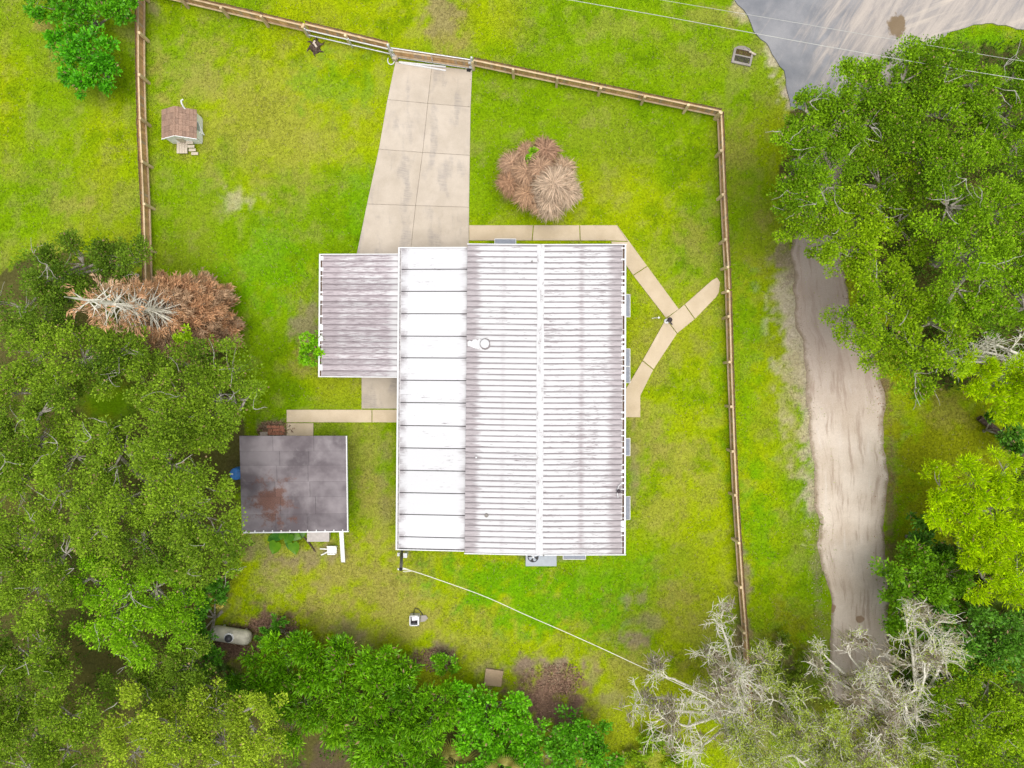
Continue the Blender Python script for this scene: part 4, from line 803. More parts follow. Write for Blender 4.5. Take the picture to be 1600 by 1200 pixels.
# behind the shed
wc = empty('overturned_chair', at(515, 857), 'white overturned plastic chair on the grass by the shed door', 'chair'); p = at(517, 858)
mb = MB(); mb.box((p.x + .12, p.y + .02, .22), (.5, .42, .05)); mb.box((p.x + .12, p.y + .22, .3), (.5, .05, .2)); mb.build('seat', M['white_wood'], wc)
mb = MB(); mb.box((p.x + .12, p.y - .19, .28), (.42, .06, .24)); mb.build('backrest', M['white_wood'], wc)
for (u, v, w) in ((-.55, .07, .20), (-.5, -.30, .12)): mb = MB(); mb.tube([p + Vector((-.12, .05 if v > 0 else -.1, .24)), p + Vector((u, v, w))], .035, 7); mb.build('leg', M['white_wood'], wc)
for (u, v) in ((.32, .15), (.3, -.12)): mb = MB(); mb.tube([p + Vector((u, v, .2)), p + Vector((u + .02, v, 0))], .035, 7); mb.build('leg', M['white_wood'], wc)
tb = empty('plastic_tub', at(499, 833), 'pale plastic tub tucked under the shed eave', 'tub'); p = at(500, 834)
mb = MB(); mb.prism([(p.x - .55, p.y + .3), (p.x - .5, p.y - .25), (p.x - .42, p.y - .32), (p.x + .5, p.y - .32), (p.x + .58, p.y - .25), (p.x + .6, p.y + .3)], 0, .42); mb.build('body', M['dull_plastic'], tb); mb = MB(); mb.box((p.x + .02, p.y, .44), (1.22, .68, .04)); mb.build('lid', M['dull_plastic'], tb)
bb = empty('blue_barrel', at(374, 738), 'blue plastic barrel peeking out from the far shed wall', 'barrel'); p = at(377.5, 737.5)
mb = MB(); mb.lathe([(.30, 0), (.33, .1), (.34, .4), (.36, .45), (.34, .5), (.33, .85), (.29, .92), (.05, .93)], (p.x, p.y, 0), 18); mb.build('drum', M['blue_plastic'], bb, True); mb = MB(); mb.lathe([(.05, 0), (.05, .04)], (p.x - .15, p.y, .92), 8); mb.build('bung', M['white_metal'], bb)
mb = MB(); a_, b_ = at(475, 838), at(493, 862); mb.tube([a_ + Vector((0, 0, .06)), a_.lerp(b_, .5) + Vector((.03, 0, .07)), b_ + Vector((0, 0, .04))], [.045, .05, .03], 6); tag(mb.build('fallen_stick', M['brown_bark'], None, True), 'brown fallen stick lying between the leafy plant and the chair', 'stick')
# elephant ear plant: large heart leaves
ee = empty('elephant_ear', at(445, 838), 'elephant ear plant with huge bright green leaves behind the shed', 'plant'); eb = at(447, 832)
g = NG('big_leaf'); r = g.orand(); n = g.noise(3, 3, 0.5); M['big_leaf'] = g.finish(g.mix(g.mr(n, .3, .7), g.ramp(r, 0, 1, (0.03, 0.14, 0.01, 1), (0.09, 0.24, 0.003, 1)), g.ramp(r, 0, 1, (0.06, 0.20, 0.015, 1), (0.14, 0.30, 0.004, 1))), .4, 0, .4, None, trans=.25)
for (qx, qy, z_, L, ang) in ((429, 856, .75, .78, 245), (460, 857, .85, .72, 285), (450, 842, 1.1, .70, 250), (430, 838, .9, .62, 190), (462, 838, .95, .66, 330), (443, 832, 1.25, .6, 90), (470, 835, .7, .6, 20), (424, 842, .6, .55, 200), (452, 852, .6, .5, 270)):
    c0 = at(qx, qy, z_); t = math.radians(ang + rnd.uniform(-10, 10)); u = Vector((math.cos(t), math.sin(t), -.35)).normalized(); v = Vector((-math.sin(t), math.cos(t), 0)); nrm = u.cross(v); o = c0 - u * L * .45
    out = [(-.18, .16), (-.14, .30), (.05, .42), (.3, .43), (.58, .34), (.82, .16), (1.0, 0)]; mb = MB()
    mid = [(0.0, 0), (0.0, 0), (.05, 0), (.3, 0), (.58, 0), (.82, 0), (1.0, 0)]
    for (a_, b_) in mid: mb.v.append(tuple(o + u * a_ * L + nrm * (-.05 * a_ * L)))
    for s_ in (1, -1):
        n0 = len(mb.v)
        for (a_, b_) in out: mb.v.append(tuple(o + u * a_ * L + v * b_ * L * s_ + nrm * (.06 * L * (1 - abs(a_ - .4)) + rnd.uniform(-.015, .015))))
        for k in range(6): mb.f.append((k, k + 1, n0 + k + 1, n0 + k) if s_ > 0 else (n0 + k, n0 + k + 1, k + 1, k))
    lf = mb.build('leaf', M['big_leaf'], ee, True); mb = MB(); mb.tube([eb + Vector((rnd.uniform(-.1, .1), rnd.uniform(-.1, .1), 0)), eb.lerp(o, .6) + Vector((0, 0, z_ * .35)), o], [.03, .022, .015], 6); mb.build('stalk', M['big_leaf'], lf)

# ------------------------------------------------------------------ vegetation
def unit(v): return v / np.maximum(np.linalg.norm(v, axis=1, keepdims=True), 1e-9)
def leaf_quads(P, D, L, Wd, R, up=0.8):
    """diamond leaves: base P, axis D"""
    n = len(P); U = R.normal(size=(n, 3)); U[:, 2] = np.abs(U[:, 2]) + up; S = unit(np.cross(D, unit(U))); tip = P + D * L[:, None]; mid = P + D * (L * .45)[:, None]
    N = unit(np.cross(S, D)); mid = mid + N * (L * .10)[:, None]
    return np.stack([P, mid + S * (Wd / 2)[:, None], tip, mid - S * (Wd / 2)[:, None]], 1)
STYLE = {   # clumps per m2, leaves per clump, clump radius, leaf length, leaf width/length, flatten, up bias of the axis
    'oak': dict(n=12, k=128, cr=(.30, .60), L=(.066, .130), w=.66, fl=.55, ax=.5, mat='leaf'),
    'broad': dict(n=13, k=80, cr=(.25, .5), L=(.11, .21), w=.55, fl=.6, ax=.5, mat='gloss_leaf'),
    'strap': dict(n=13, k=72, cr=(.28, .55), L=(.16, .32), w=.26, fl=.7, ax=.9, mat='gloss_leaf'),
    'feather': dict(n=17, k=120, cr=(.26, .46), L=(.12, .24), w=.22, fl=.7, ax=.9, mat='needle'),
    'shrub': dict(n=26, k=46, cr=(.14, .26), L=(.10, .18), w=.5, fl=.7, ax=.6, mat='gloss_leaf'),
}
LEAFN = 0
def tree(name, label, cat, lobes, style, c_lo, c_hi, ztop, group=None, seed=0, barkm='oak_bark', thin=1.0, low=0.3, dead=0.0, base=None, part='crown'):
    """lobes: (px, py, r_px[, z]) traced from the photograph at the crown's height"""
    global LEAFN
    R = np.random.default_rng(1000 + seed); S = STYLE[style]; rr = random.Random(seed)
    Ls = []
    for l in lobes:
        z = (l[3] if len(l) > 3 else ztop) + R.uniform(-.6, .3) * min(1, ztop / 6); c = at(l[0], l[1], z * .93); r = 1.1 * l[2] * (H - z) / F
        Ls.append((np.array((c.x, c.y, z - .62 * r)), r))
    if base is None:
        w = np.array([r * r for _, r in Ls]); cxy = sum(c[:2] * r * r for c, r in Ls) / w.sum() * (1.12 if ztop > 4 else 1.0)
    else: cxy = np.array(base)
    root = empty(name, (cxy[0], cxy[1], 0), label, cat, group)
    # trunk and limbs
    zf = ztop * low; bp = Vector((cxy[0], cxy[1], -.1)); fk = Vector((cxy[0] + rr.uniform(-.25, .25), cxy[1] + rr.uniform(-.25, .25), zf)); tr = max(.03, .032 * ztop)
    mb = MB(); mb.tube([bp, bp.lerp(fk, .15) + Vector((0, 0, .02)), bp.lerp(fk, .6) + Vector((rr.uniform(-.08, .08), rr.uniform(-.08, .08), 0)), fk], [tr * 1.5, tr * 1.1, tr * .95, tr * .85], 9); mb.build('trunk', M[barkm], root, True)
    LP, LD, LL, LW, LC = [], [], [], [], []
    for c, r in Ls:
        cc = Vector(c); lb = MB(); md = fk.lerp(cc, .5) + Vector((rr.uniform(-.3, .3) * r, rr.uniform(-.3, .3) * r, .25 * r)) * .6
        lb.tube([fk, md, cc], [tr * .6, tr * .42, tr * .26], 6)
        n = max(6, int(S['n'] * r * r * thin + 6 * r))
        d = unit(R.normal(size=(n * 2, 3))); d = d[d[:, 2] > -.25][:n]; n = len(d)
        m_ = max(4, int(2.4 * r * r + 3)); hub = unit(R.normal(size=(m_, 3)) + np.array((0, 0, .5))); hs_ = R.uniform(.74, 1.12, m_); near = np.argmax(d @ hub.T, axis=1); d = unit(d * .42 + hub[near] * .58)
        wob = .80 + .42 * vnoise(d[:, 0] * 2 + c[0], d[:, 1] * 2 + c[1] + d[:, 2], .8, seed % 50)
        rad = wob * hs_[near] * (1 - .5 * R.random(n) ** 2.4)
        P = c + d * np.array((r, r, .66 * r)) * rad[:, None]; P[:, 2] = np.maximum(P[:, 2], .12 + .1 * R.random(n))
        cr = R.uniform(*S['cr'], n) * min(1.25, max(.55, (r / 1.5) ** .5))
        for i in range(0, n, 4):      # twigs
            p = Vector(P[i]); m = cc.lerp(p, .55) + Vector((rr.uniform(-.1, .1), rr.uniform(-.1, .1), -.05)) * r
            lb.tube([cc.lerp(p, .1), m, p], [max(.012, tr * .16), max(.008, tr * .10), .006], 4, False)
        lb.build('limb', M[barkm], root)
        k = int(S['k']); idx = np.repeat(np.arange(n), k); N = len(idx)
        o = unit(R.normal(size=(N, 3))) * (R.random(N) ** .5)[:, None]; o[:, 2] *= S['fl']; q = P[idx] + o * cr[idx][:, None]
        ax = o * .9 + R.normal(size=(N, 3)) * .45; ax[:, 2] += S['ax'] * .6; ax += d[idx] * .35; D = unit(ax)
        tone = R.beta(2, 2, m_)[near] * .6 + R.beta(2, 2, n) * .4; tone = np.clip(tone * .75 + .35 * vnoise(P[:, 0], P[:, 1], 2.5, seed % 37) - .05, 0, 1); t = np.clip(tone[idx] + R.normal(size=N) * .16, 0, 1)[:, None]
        col = np.array(c_lo) * (1 - t) + np.array(c_hi) * t; col *= R.uniform(.75, 1.25, (N, 1)) * 2.0
        if dead > 0: dm = R.random(N) < dead; col[dm] = np.array((0.36, 0.25, 0.13)) * R.uniform(.6, 1.3, (dm.sum(), 1))
        LP.append(q); LD.append(D); ll = S['L'][0] * .75 + (S['L'][1] * 1.2 - S['L'][0] * .75) * R.random(N) ** 1.6; LL.append(ll); LW.append(ll * S['w'] * R.uniform(.8, 1.2, N)); LC.append(col)
    P, D, L, W2, Cc = (np.concatenate(a_) for a_ in (LP, LD, LL, LW, LC)); P[:, 2] = np.maximum(P[:, 2], .04)
    LEAFN += len(P)
    if style == 'oak':      # bare grey twigs breaking through the crown
        tw = MB()
        for _ in range(int(1.3 * len(Ls))):
            c, r = rr.choice(Ls); a_ = rr.uniform(0, 6.28); e_ = rr.uniform(.3, 1.3); q = Vector(c) + Vector((math.cos(a_) * math.cos(e_) * r, math.sin(a_) * math.cos(e_) * r, math.sin(e_) * r * .66)) * rr.uniform(.78, .93)
            for b_ in range(rr.choice((1, 2, 3))):
                t_ = rr.uniform(0, 6.28); pts = [q]; dd_ = Vector((math.cos(t_), math.sin(t_), rr.uniform(-.1, .3)))
                for k_ in range(4): dd_ = (dd_ + Vector((rr.uniform(-.5, .5), rr.uniform(-.5, .5), rr.uniform(-.2, .25)))).normalized(); pts.append(pts[-1] + dd_ * rr.uniform(.12, .28))
                w_ = rr.uniform(.010, .024); tw.tube(pts, [w_, w_ * .9, w_ * .7, w_ * .5, .006], 4, False)
        tag(tw.build('bare_twigs', M['twig_bark'], root), None, None, None, 'stuff')
    np_mesh(part, leaf_quads(P, D, L, W2, R), 4, M[S['mat']], root, Cc)
    return root

OLIVE = ((0.034, 0.072, 0.005), (0.170, 0.262, 0.014)); OAKD = ((0.028, 0.062, 0.005), (0.120, 0.195, 0.012)); OAKR = ((0.034, 0.085, 0.003), (0.165, 0.285, 0.005)); OAKY = ((0.045, 0.100, 0.003), (0.200, 0.305, 0.004))
LIME = ((0.15, 0.235, 0.001), (0.34, 0.47, 0.0015)); BRIGHT = ((0.04, 0.13, 0.003), (0.14, 0.31, 0.004)); GLOSS = ((0.025, 0.095, 0.006), (0.085, 0.23, 0.012)); PALE = ((0.10, 0.155, 0.008), (0.24, 0.32, 0.020)); DARKG = ((0.025, 0.08, 0.006), (0.08, 0.19, 0.012))
WOODW = 'trees massed beside the shed'; WOODE = 'oaks over the dirt road'; THK = 'shrubs of the back thicket'; SHE = 'growth beyond the dirt road'
TREES = [
 ('oak_tree', 'dark olive oak crown where the playhouse fence ends', 'tree', [(70, 430, 46), (120, 410, 44), (170, 398, 36), (212, 408, 30), (28, 480, 48), (100, 470, 50), (60, 500, 45)], 'oak', OAKD, 6.0, WOODW),
 ('oak_tree', 'olive oak crown just below the bare tip of the dead conifer', 'tree', [(50, 555, 58), (120, 560, 52), (185, 545, 48), (20, 615, 52), (85, 610, 42), (215, 580, 35), (170, 570, 45)], 'oak', OLIVE, 7.0, WOODW),
 ('oak_tree', 'olive oak crown reaching towards the back walkway above the shed', 'tree', [(300, 575, 52), (355, 585, 45), (335, 640, 58), (275, 620, 48), (383, 625, 28), (285, 675, 46), (332, 670, 32), (245, 645, 30)], 'oak', OLIVE, 7.0, WOODW),
 ('oak_tree', 'olive oak at the picture edge level with the shed roof', 'tree', [(45, 690, 58), (110, 715, 48), (25, 760, 55), (85, 770, 48), (-20, 700, 60), (60, 645, 38)], 'oak', OLIVE, 7.5, WOODW),
 ('oak_tree', 'largest olive oak crown beside the blue barrel and shed', 'tree', [(185, 705, 50), (255, 725, 58), (298, 755, 44), (190, 780, 58), (280, 800, 62), (335, 835, 44), (215, 855, 58), (300, 870, 50), (150, 830, 46), (355, 880, 24), (245, 690, 40), (160, 690, 35)], 'oak', OLIVE, 8.0, WOODW),
 ('oak_tree', 'yellowish olive oak at the picture edge below the largest crown', 'tree', [(35, 850, 58), (95, 870, 42), (45, 925, 52), (-10, 900, 50), (80, 940, 34)], 'oak', OLIVE, 7.5, WOODW),
 ('oak_tree', 'bright green oak crown close to the propane tank', 'tree', [(175, 935, 52), (235, 925, 52), (285, 935, 38), (160, 975, 38), (255, 975, 44), (200, 1000, 38), (140, 905, 30)], 'oak', ((0.06, 0.14, 0.003), (0.16, 0.31, 0.006)), 7.0, WOODW),
 ('oak_tree', 'olive oak behind the dark gap at the lower picture edge', 'tree', [(30, 1025, 52), (75, 1050, 38), (15, 1085, 46), (60, 1010, 40), (-30, 1050, 50)], 'oak', OLIVE, 7.0, WOODW),
 ('oak_tree', 'shaded dark green oak crown below the propane tank', 'tree', [(235, 1045, 46), (290, 1050, 44), (205, 1075, 36), (265, 1085, 42), (318, 1075, 34)], 'oak', OAKD, 5.2, WOODW),
 ('oak_tree', 'olive oak filling the bottom corner of the picture', 'tree', [(40, 1145, 62), (105, 1125, 46), (95, 1180, 52), (30, 1210, 55), (-30, 1150, 55)], 'oak', OLIVE, 7.0, WOODW),
 ('oak_tree', 'pale green oak crown at the bottom edge beside the thicket', 'tree', [(205, 1130, 48), (265, 1150, 56), (200, 1185, 50), (330, 1115, 46), (340, 1175, 56), (390, 1140, 42), (400, 1190, 42), (270, 1205, 50), (405, 1100, 28)], 'oak', PALE, 6.8, WOODW),
 ('oak_tree', 'green oak crown nearest the storm drain and asphalt', 'tree', [(1268, 195, 40), (1325, 150, 46), (1310, 225, 56), (1248, 250, 38), (1340, 118, 30), (1250, 315, 40), (1290, 290, 46), (1360, 190, 42), (1258, 175, 26), (1300, 170, 34), (1232, 220, 24), (1225, 285, 26)], 'oak', OAKR, 8.5, WOODE),
 ('oak_tree', 'green oak crown under the power lines at the sandy junction', 'tree', [(1415, 125, 48), (1400, 185, 54), (1475, 110, 46), (1465, 175, 55), (1450, 90, 30), (1440, 235, 50), (1520, 130, 40), (1380, 130, 34)], 'oak', OAKR, 8.5, WOODE),
 ('oak_tree', 'green oak crown in the upper corner beyond the power lines', 'tree', [(1560, 165, 52), (1535, 225, 52), (1600, 220, 56), (1585, 120, 40), (1640, 160, 50), (1590, 270, 48)], 'oak', OAKR, 8.0, WOODE),
 ('oak_tree', 'yellow green oak crown overhanging the top end of the dirt road', 'tree', [(1385, 285, 56), (1320, 330, 50), (1285, 365, 38), (1410, 345, 54), (1335, 390, 38), (1375, 425, 42), (1262, 375, 26), (1235, 345, 24), (1350, 340, 44)], 'oak', OAKY, 8.0, WOODE),
 ('oak_tree', 'yellowish oak crown bulging over the middle of the dirt road', 'tree', [(1345, 485, 42), (1400, 470, 52), (1395, 535, 46), (1440, 555, 44), (1432, 600, 26), (1460, 505, 50), (1345, 520, 32), (1475, 560, 30), (1330, 500, 28)], 'oak', OAKY, 8.0, WOODE),
 ('oak_tree', 'green oak crown behind the bare brown branches at the picture edge', 'tree', [(1490, 320, 58), (1560, 330, 58), (1510, 400, 54), (1580, 410, 58), (1555, 480, 46), (1500, 450, 46), (1610, 480, 50), (1630, 350, 56), (1480, 260, 46)], 'oak', OAKR, 9.0, WOODE),
 ('lime_tree', 'small lime yellow feathery tree above the fallen log', 'tree', [(1530, 585, 26), (1565, 605, 34), (1600, 590, 36), (1545, 622, 24), (1595, 630, 34), (1630, 610, 36), (1508, 604, 14)], 'feather', LIME, 5.5, SHE),
 ('lime_tree', 'large lime yellow feathery tree at the picture edge below the log', 'tree', [(1475, 765, 36), (1530, 755, 42), (1500, 810, 42), (1555, 800, 44), (1590, 770, 38), (1545, 850, 44), (1590, 850, 46), (1500, 850, 30), (1540, 905, 34), (1600, 910, 46), (1570, 735, 26), (1640, 830, 50)], 'feather', LIME, 6.5, SHE),
 ('leafy_shrub', 'dark glossy shrub tucked under the large lime tree', 'shrub', [(1438, 825, 22), (1462, 850, 26), (1480, 875, 22), (1455, 880, 20)], 'broad', DARKG, 3.0, SHE),
 ('leafy_shrub', 'dark glossy shrub beside the fallen log', 'shrub', [(1575, 675, 24), (1600, 690, 24), (1548, 650, 14)], 'broad', DARKG, 2.5, SHE),
 ('leafy_tree', 'mid green leafy tree at the road edge below the lime tree', 'tree', [(1425, 905, 42), (1465, 925, 42), (1412, 955, 34), (1455, 970, 42), (1490, 900, 34), (1402, 920, 24), (1440, 880, 26)], 'broad', ((0.05, 0.13, 0.003), (0.14, 0.28, 0.006)), 3.8, SHE),
 ('leafy_tree', 'dark green leafy tree between the lime tree and the bottom corner', 'tree', [(1525, 985, 46), (1580, 1015, 48), (1495, 1010, 38), (1550, 1030, 40), (1620, 1000, 40)], 'broad', DARKG, 5.2, SHE),
 ('leafy_tree', 'yellow green tree filling the lower corner beside the lichen twigs', 'tree', [(1490, 1070, 42), (1555, 1080, 46), (1475, 1125, 44), (1540, 1140, 52), (1600, 1130, 50), (1500, 1185, 52), (1580, 1195, 52), (1455, 1170, 30)], 'oak', OAKY, 6.0, SHE),
 ('leafy_shrub', 'round green shrub in the open lawn outside the playhouse fence', 'shrub', [(133, 80, 36), (110, 98, 30), (152, 105, 28), (100, 62, 17), (128, 125, 22), (82, 62, 10), (160, 78, 20)], 'broad', ((0.02, 0.12, 0.003), (0.075, 0.28, 0.004)), 2.6, 'shrubs outside the fence'),
 ('leafy_shrub', 'spreading green shrub cut off by the top picture edge', 'shrub', [(50, 2, 24), (105, 12, 30), (150, 18, 24), (185, 5, 26), (120, 38, 20), (80, -20, 30), (205, 0, 14)], 'broad', ((0.025, 0.12, 0.003), (0.09, 0.27, 0.004)), 2.6, 'shrubs outside the fence'),
 ('leafy_shrub', 'small bright shrub touching the grimy canopy gutter', 'shrub', [(486, 548, 20), (478, 538, 13), (497, 558, 13), (492, 534, 12), (476, 556, 12)], 'shrub', ((0.07, 0.19, 0.002), (0.17, 0.36, 0.003)), 2.3, None),
 ('leafy_shrub', 'dark blue green shrub bordering the propane tank', 'shrub', [(318, 930, 24), (308, 968, 22), (308, 1004, 20), (306, 1035, 22), (328, 1032, 15), (340, 915, 14)], 'broad', GLOSS, 2.8, THK),
 ('leafy_shrub', 'thin low shrub with grey twigs on the mulch by the tank', 'shrub', [(428, 980, 16), (440, 992, 18), (412, 1000, 12), (450, 1005, 12)], 'shrub', GLOSS, 1.3, THK),
 ('thicket_shrub', 'strappy green thicket shrub just below the propane tank mulch', 'shrub', [(395, 1055, 40), (440, 1040, 34), (470, 1020, 28), (420, 1080, 38)], 'strap', BRIGHT, 2.8, THK),
 ('thicket_shrub', 'strappy thicket shrub at the front of the dry back lawn', 'shrub', [(505, 1030, 32), (540, 1045, 34), (490, 1060, 36), (530, 1075, 36)], 'strap', BRIGHT, 2.8, THK),
 ('thicket_shrub', 'glossy thicket shrub in line with the white pump box', 'shrub', [(590, 1045, 30), (625, 1065, 34), (580, 1085, 38), (600, 1030, 18), (640, 1085, 30)], 'strap', BRIGHT, 2.7, THK),
 ('thicket_shrub', 'bright thicket shrub midway along the bottom of the picture', 'shrub', [(470, 1105, 40), (510, 1125, 42), (450, 1140, 34), (540, 1110, 34)], 'strap', ((0.05, 0.14, 0.003), (0.16, 0.31, 0.005)), 3.0, THK),
 ('thicket_shrub', 'bushy thicket shrub beside the bare soil at the bottom edge', 'shrub', [(575, 1130, 42), (620, 1120, 40), (560, 1165, 32), (600, 1165, 38), (640, 1150, 36)], 'strap', ((0.05, 0.145, 0.003), (0.155, 0.32, 0.005)), 3.0, THK),
 ('thicket_shrub', 'green thicket shrub at the bottom edge beside the palmetto fans', 'shrub', [(630, 1195, 36), (665, 1180, 32), (590, 1205, 32), (670, 1130, 34), (695, 1100, 34)], 'strap', BRIGHT, 2.8, THK),
 ('round_shrub', 'small round shrub on bare soil near the concrete pad', 'shrub', [(692, 1040, 16), (705, 1036, 12), (682, 1034, 10), (698, 1050, 12)], 'shrub', ((0.05, 0.14, 0.004), (0.13, 0.30, 0.006)), 1.2, THK),
 ('leafy_shrub', 'bright leafy shrub bordering the concrete pad', 'shrub', [(735, 1108, 30), (778, 1106, 22), (760, 1135, 36), (800, 1125, 22), (718, 1082, 16), (812, 1100, 12)], 'broad', ((0.04, 0.15, 0.003), (0.12, 0.33, 0.004)), 2.6, THK),
 ('leafy_shrub', 'bright leafy shrub below the brown mulch bed', 'shrub', [(770, 1170, 42), (820, 1165, 36), (850, 1190, 36), (740, 1200, 40), (800, 1205, 40), (825, 1135, 16)], 'broad', ((0.04, 0.15, 0.003), (0.12, 0.33, 0.004)), 2.7, THK),
 ('leafy_shrub', 'darker round leafy shrub at the foot of the mulch bed', 'shrub', [(905, 1155, 34), (930, 1165, 28), (885, 1175, 30), (915, 1190, 36), (880, 1140, 16), (950, 1195, 22)], 'broad', ((0.03, 0.115, 0.004), (0.085, 0.25, 0.006)), 2.5, THK),
 ('leafy_shrub', 'low yellow green scrub under the bare pale branches', 'shrub', [(1010, 1165, 26), (1050, 1185, 28), (975, 1195, 22), (1000, 1190, 24)], 'shrub', ((0.07, 0.13, 0.004), (0.16, 0.25, 0.006)), 1.0, THK),
 ('leafy_shrub', 'yellow green scrub on the verge at the bottom of the dirt road', 'shrub', [(1225, 1010, 20), (1250, 1040, 22), (1210, 1050, 24), (1240, 1090, 24)], 'shrub', ((0.07, 0.12, 0.006), (0.15, 0.21, 0.012)), 1.0, SHE),
]
for i, (nm, lb, ct, lobes, stl, (lo, hi), zt_, gp) in enumerate(TREES):
    tree(nm, lb, ct, lobes, stl, lo, hi, zt_, gp, seed=i + 1, low=.3 if zt_ > 4 else .15, thin=1.0, dead=.03)

# ---- dead trees: bare pale branches with hanging moss
def bare(root, p, d, L, r, depth, R, store, tips, spread=.62, up=.10):
    """grow one branch; records polylines"""
    n = 4 if depth > 1 else 3; pts = [Vector(p)]; rad = [r]; q = Vector(p); dd = Vector(d).normalized()
    for i in range(n):
        dd = (dd + Vector((R.uniform(-1, 1), R.uniform(-1, 1), R.uniform(-.6, .6) + up)) * .26).normalized(); q = q + dd * L / n; pts.append(q.copy()); rad.append(r * (1 - .62 * (i + 1) / n))
        if depth > 0 and i >= (1 if depth > 2 else 0):
            for _ in range(2 if R.random() < .48 else 1):
                side = Vector((R.uniform(-1, 1), R.uniform(-1, 1), R.uniform(-.3, .6))).normalized(); nd = (dd * (1 - spread * .55) + side * spread).normalized()
                bare(root, q, nd, L * R.uniform(.5, .75), max(.015, r * R.uniform(.5, .68)), depth - 1, R, store, tips, spread, up)
    store.append((depth, pts, rad)); tips.append((pts[-1], pts[-2]))
def bare_tree(name, label, base_px, leads, seed, green=0.0, moss=900, group='dead trees with hanging moss', mossc=(0.56, 0.48, 0.37)):
    R = random.Random(seed); N_ = np.random.default_rng(seed); b = at(*base_px); root = empty(name, b, label, 'tree', group)
    h0 = min(l[2] for l in leads) * .35; fk = b + Vector((0, 0, h0)); mb = MB(); mb.tube([b - Vector((0, 0, .1)), b + Vector((.05, 0, h0 * .5)), fk], [.22, .17, .15], 9); mb.build('trunk', M['pale_bark'], root, True)
    allp = []
    for (qx, qy, z_, L) in leads:
        t = at(qx, qy, z_); v = t - fk; st, tips = [], []; md = fk + v * .45 + Vector((R.uniform(-.2, .2), R.uniform(-.2, .2), .25))
        mb = MB(); mb.tube([fk, md, t], [.11, .085, .055], 7)
        for _ in range(2): bare(root, md.lerp(t, R.uniform(.1, .6)), Vector((R.uniform(-1, 1), R.uniform(-1, 1), .25)), L * .8, .045, 2, R, st, tips)
        bare(root, t, v.normalized() + Vector((0, 0, -.15)), L, .055, 3, R, st, tips)
        for dp, pts, rad in st: mb.tube(pts, rad, 5 if dp > 1 else 4, False)
        mb.build('limb', M['pale_bark'], root); allp += [p for dp, pts, rad in st for p in pts[1:]]
    A_ = np.array([tuple(p) for p in allp]); n = moss
    if n:
        P = A_[N_.integers(0, len(A_), n)] + N_.normal(size=(n, 3)) * .05; keep = vnoise(P[:, 0], P[:, 1], .9, seed) > .5; P = P[keep]; n = len(P)
        k = 7; idx = np.repeat(np.arange(n), k); Q_ = P[idx] + N_.normal(size=(n * k, 3)) * .07; D = N_.normal(size=(n * k, 3)) * .22; D[:, 2] -= 1; D = unit(D); L = N_.uniform(.25, .95, n)[idx] * N_.uniform(.6, 1.1, n * k); L = np.minimum(L, Q_[:, 2] - .1).clip(.05)
        c = np.array(mossc) * N_.uniform(.65, 1.3, (n * k, 1)); ms = np_mesh('hanging_moss', leaf_quads(Q_, D, L, N_.uniform(.03, .07, n * k), N_, 0), 4, M['dead_leaf'], root, c); tag(ms, None, None, None, 'stuff')
    if green:
        m = int(len(A_) * green); P = A_[N_.integers(0, len(A_), m)]; k = 6; idx = np.repeat(np.arange(m), k); Q_ = P[idx] + N_.normal(size=(m * k, 3)) * .09; D = N_.normal(size=(m * k, 3)); D[:, 2] += .6
        np_mesh('leaves', leaf_quads(Q_, unit(D), N_.uniform(.05, .12, m * k), N_.uniform(.03, .06, m * k), N_), 4, M['leaf'], root, np.array((0.36, 0.45, 0.06)) * N_.uniform(.6, 1.4, (m * k, 1)))
    return root
bare_tree('dead_tree', 'bare pale dead tree at the end of the picket fence and cable', (1150, 1090), [(1115, 1040, 5.5, 1.6), (1135, 1000, 5.5, 1.5), (1160, 1045, 6, 1.5), (1060, 1065, 4.5, 1.3), (1040, 1110, 4.5, 1.5), (1075, 1135, 5, 1.7), (1105, 1160, 5, 1.6), (1165, 1090, 6, 1.5), (1030, 1090, 4.2, 1.0), (1120, 1095, 6, 1.4)], 5, .08, 1500)
bare_tree('dead_tree', 'bare pale dead tree leaning over the bottom of the dirt road', (1390, 1110), [(1340, 1040, 5.5, 1.6), (1385, 1050, 6, 1.6), (1425, 1015, 6, 1.6), (1460, 1010, 6, 1.4), (1445, 1055, 6.5, 1.5), (1415, 1105, 6, 1.5), (1310, 1065, 5, 1.4), (1350, 1090, 5.5, 1.5), (1470, 1040, 5.5, 1.2), (1300, 1035, 5, 1.0), (1430, 985, 5.5, 1.0), (1370, 1080, 5, 1.4), (1330, 1120, 5, 1.4), (1385, 1140, 5.5, 1.4)], 9, .10, 1500)
bare_tree('lichen_tree', 'sparse lichen covered tree between the two bare dead trees', (1270, 1180), [(1230, 1110, 5, 1.5), (1270, 1130, 5.5, 1.5), (1200, 1140, 5, 1.5), (1310, 1150, 5.5, 1.5), (1240, 1180, 5.5, 1.5), (1330, 1190, 5.5, 1.5), (1180, 1185, 5, 1.5), (1290, 1205, 5.5, 1.5), (1390, 1180, 5, 1.3), (1210, 1070, 4.5, 1.2), (1360, 1150, 5, 1.2), (1250, 1150, 5, 1.4), (1420, 1195, 5, 1.2)], 13, .8, 1300)
bare_tree('dead_branch', 'tangle of bare brown branches under the oak by the lime tree', (1590, 575), [(1540, 550, 3.0, 1.2), (1515, 555, 2.8, 1.1), (1500, 565, 2.2, 1.0), (1560, 540, 3, 1.0), (1490, 560, 2, .8)], 17, 0, 160, None, (0.12, 0.09, 0.07))

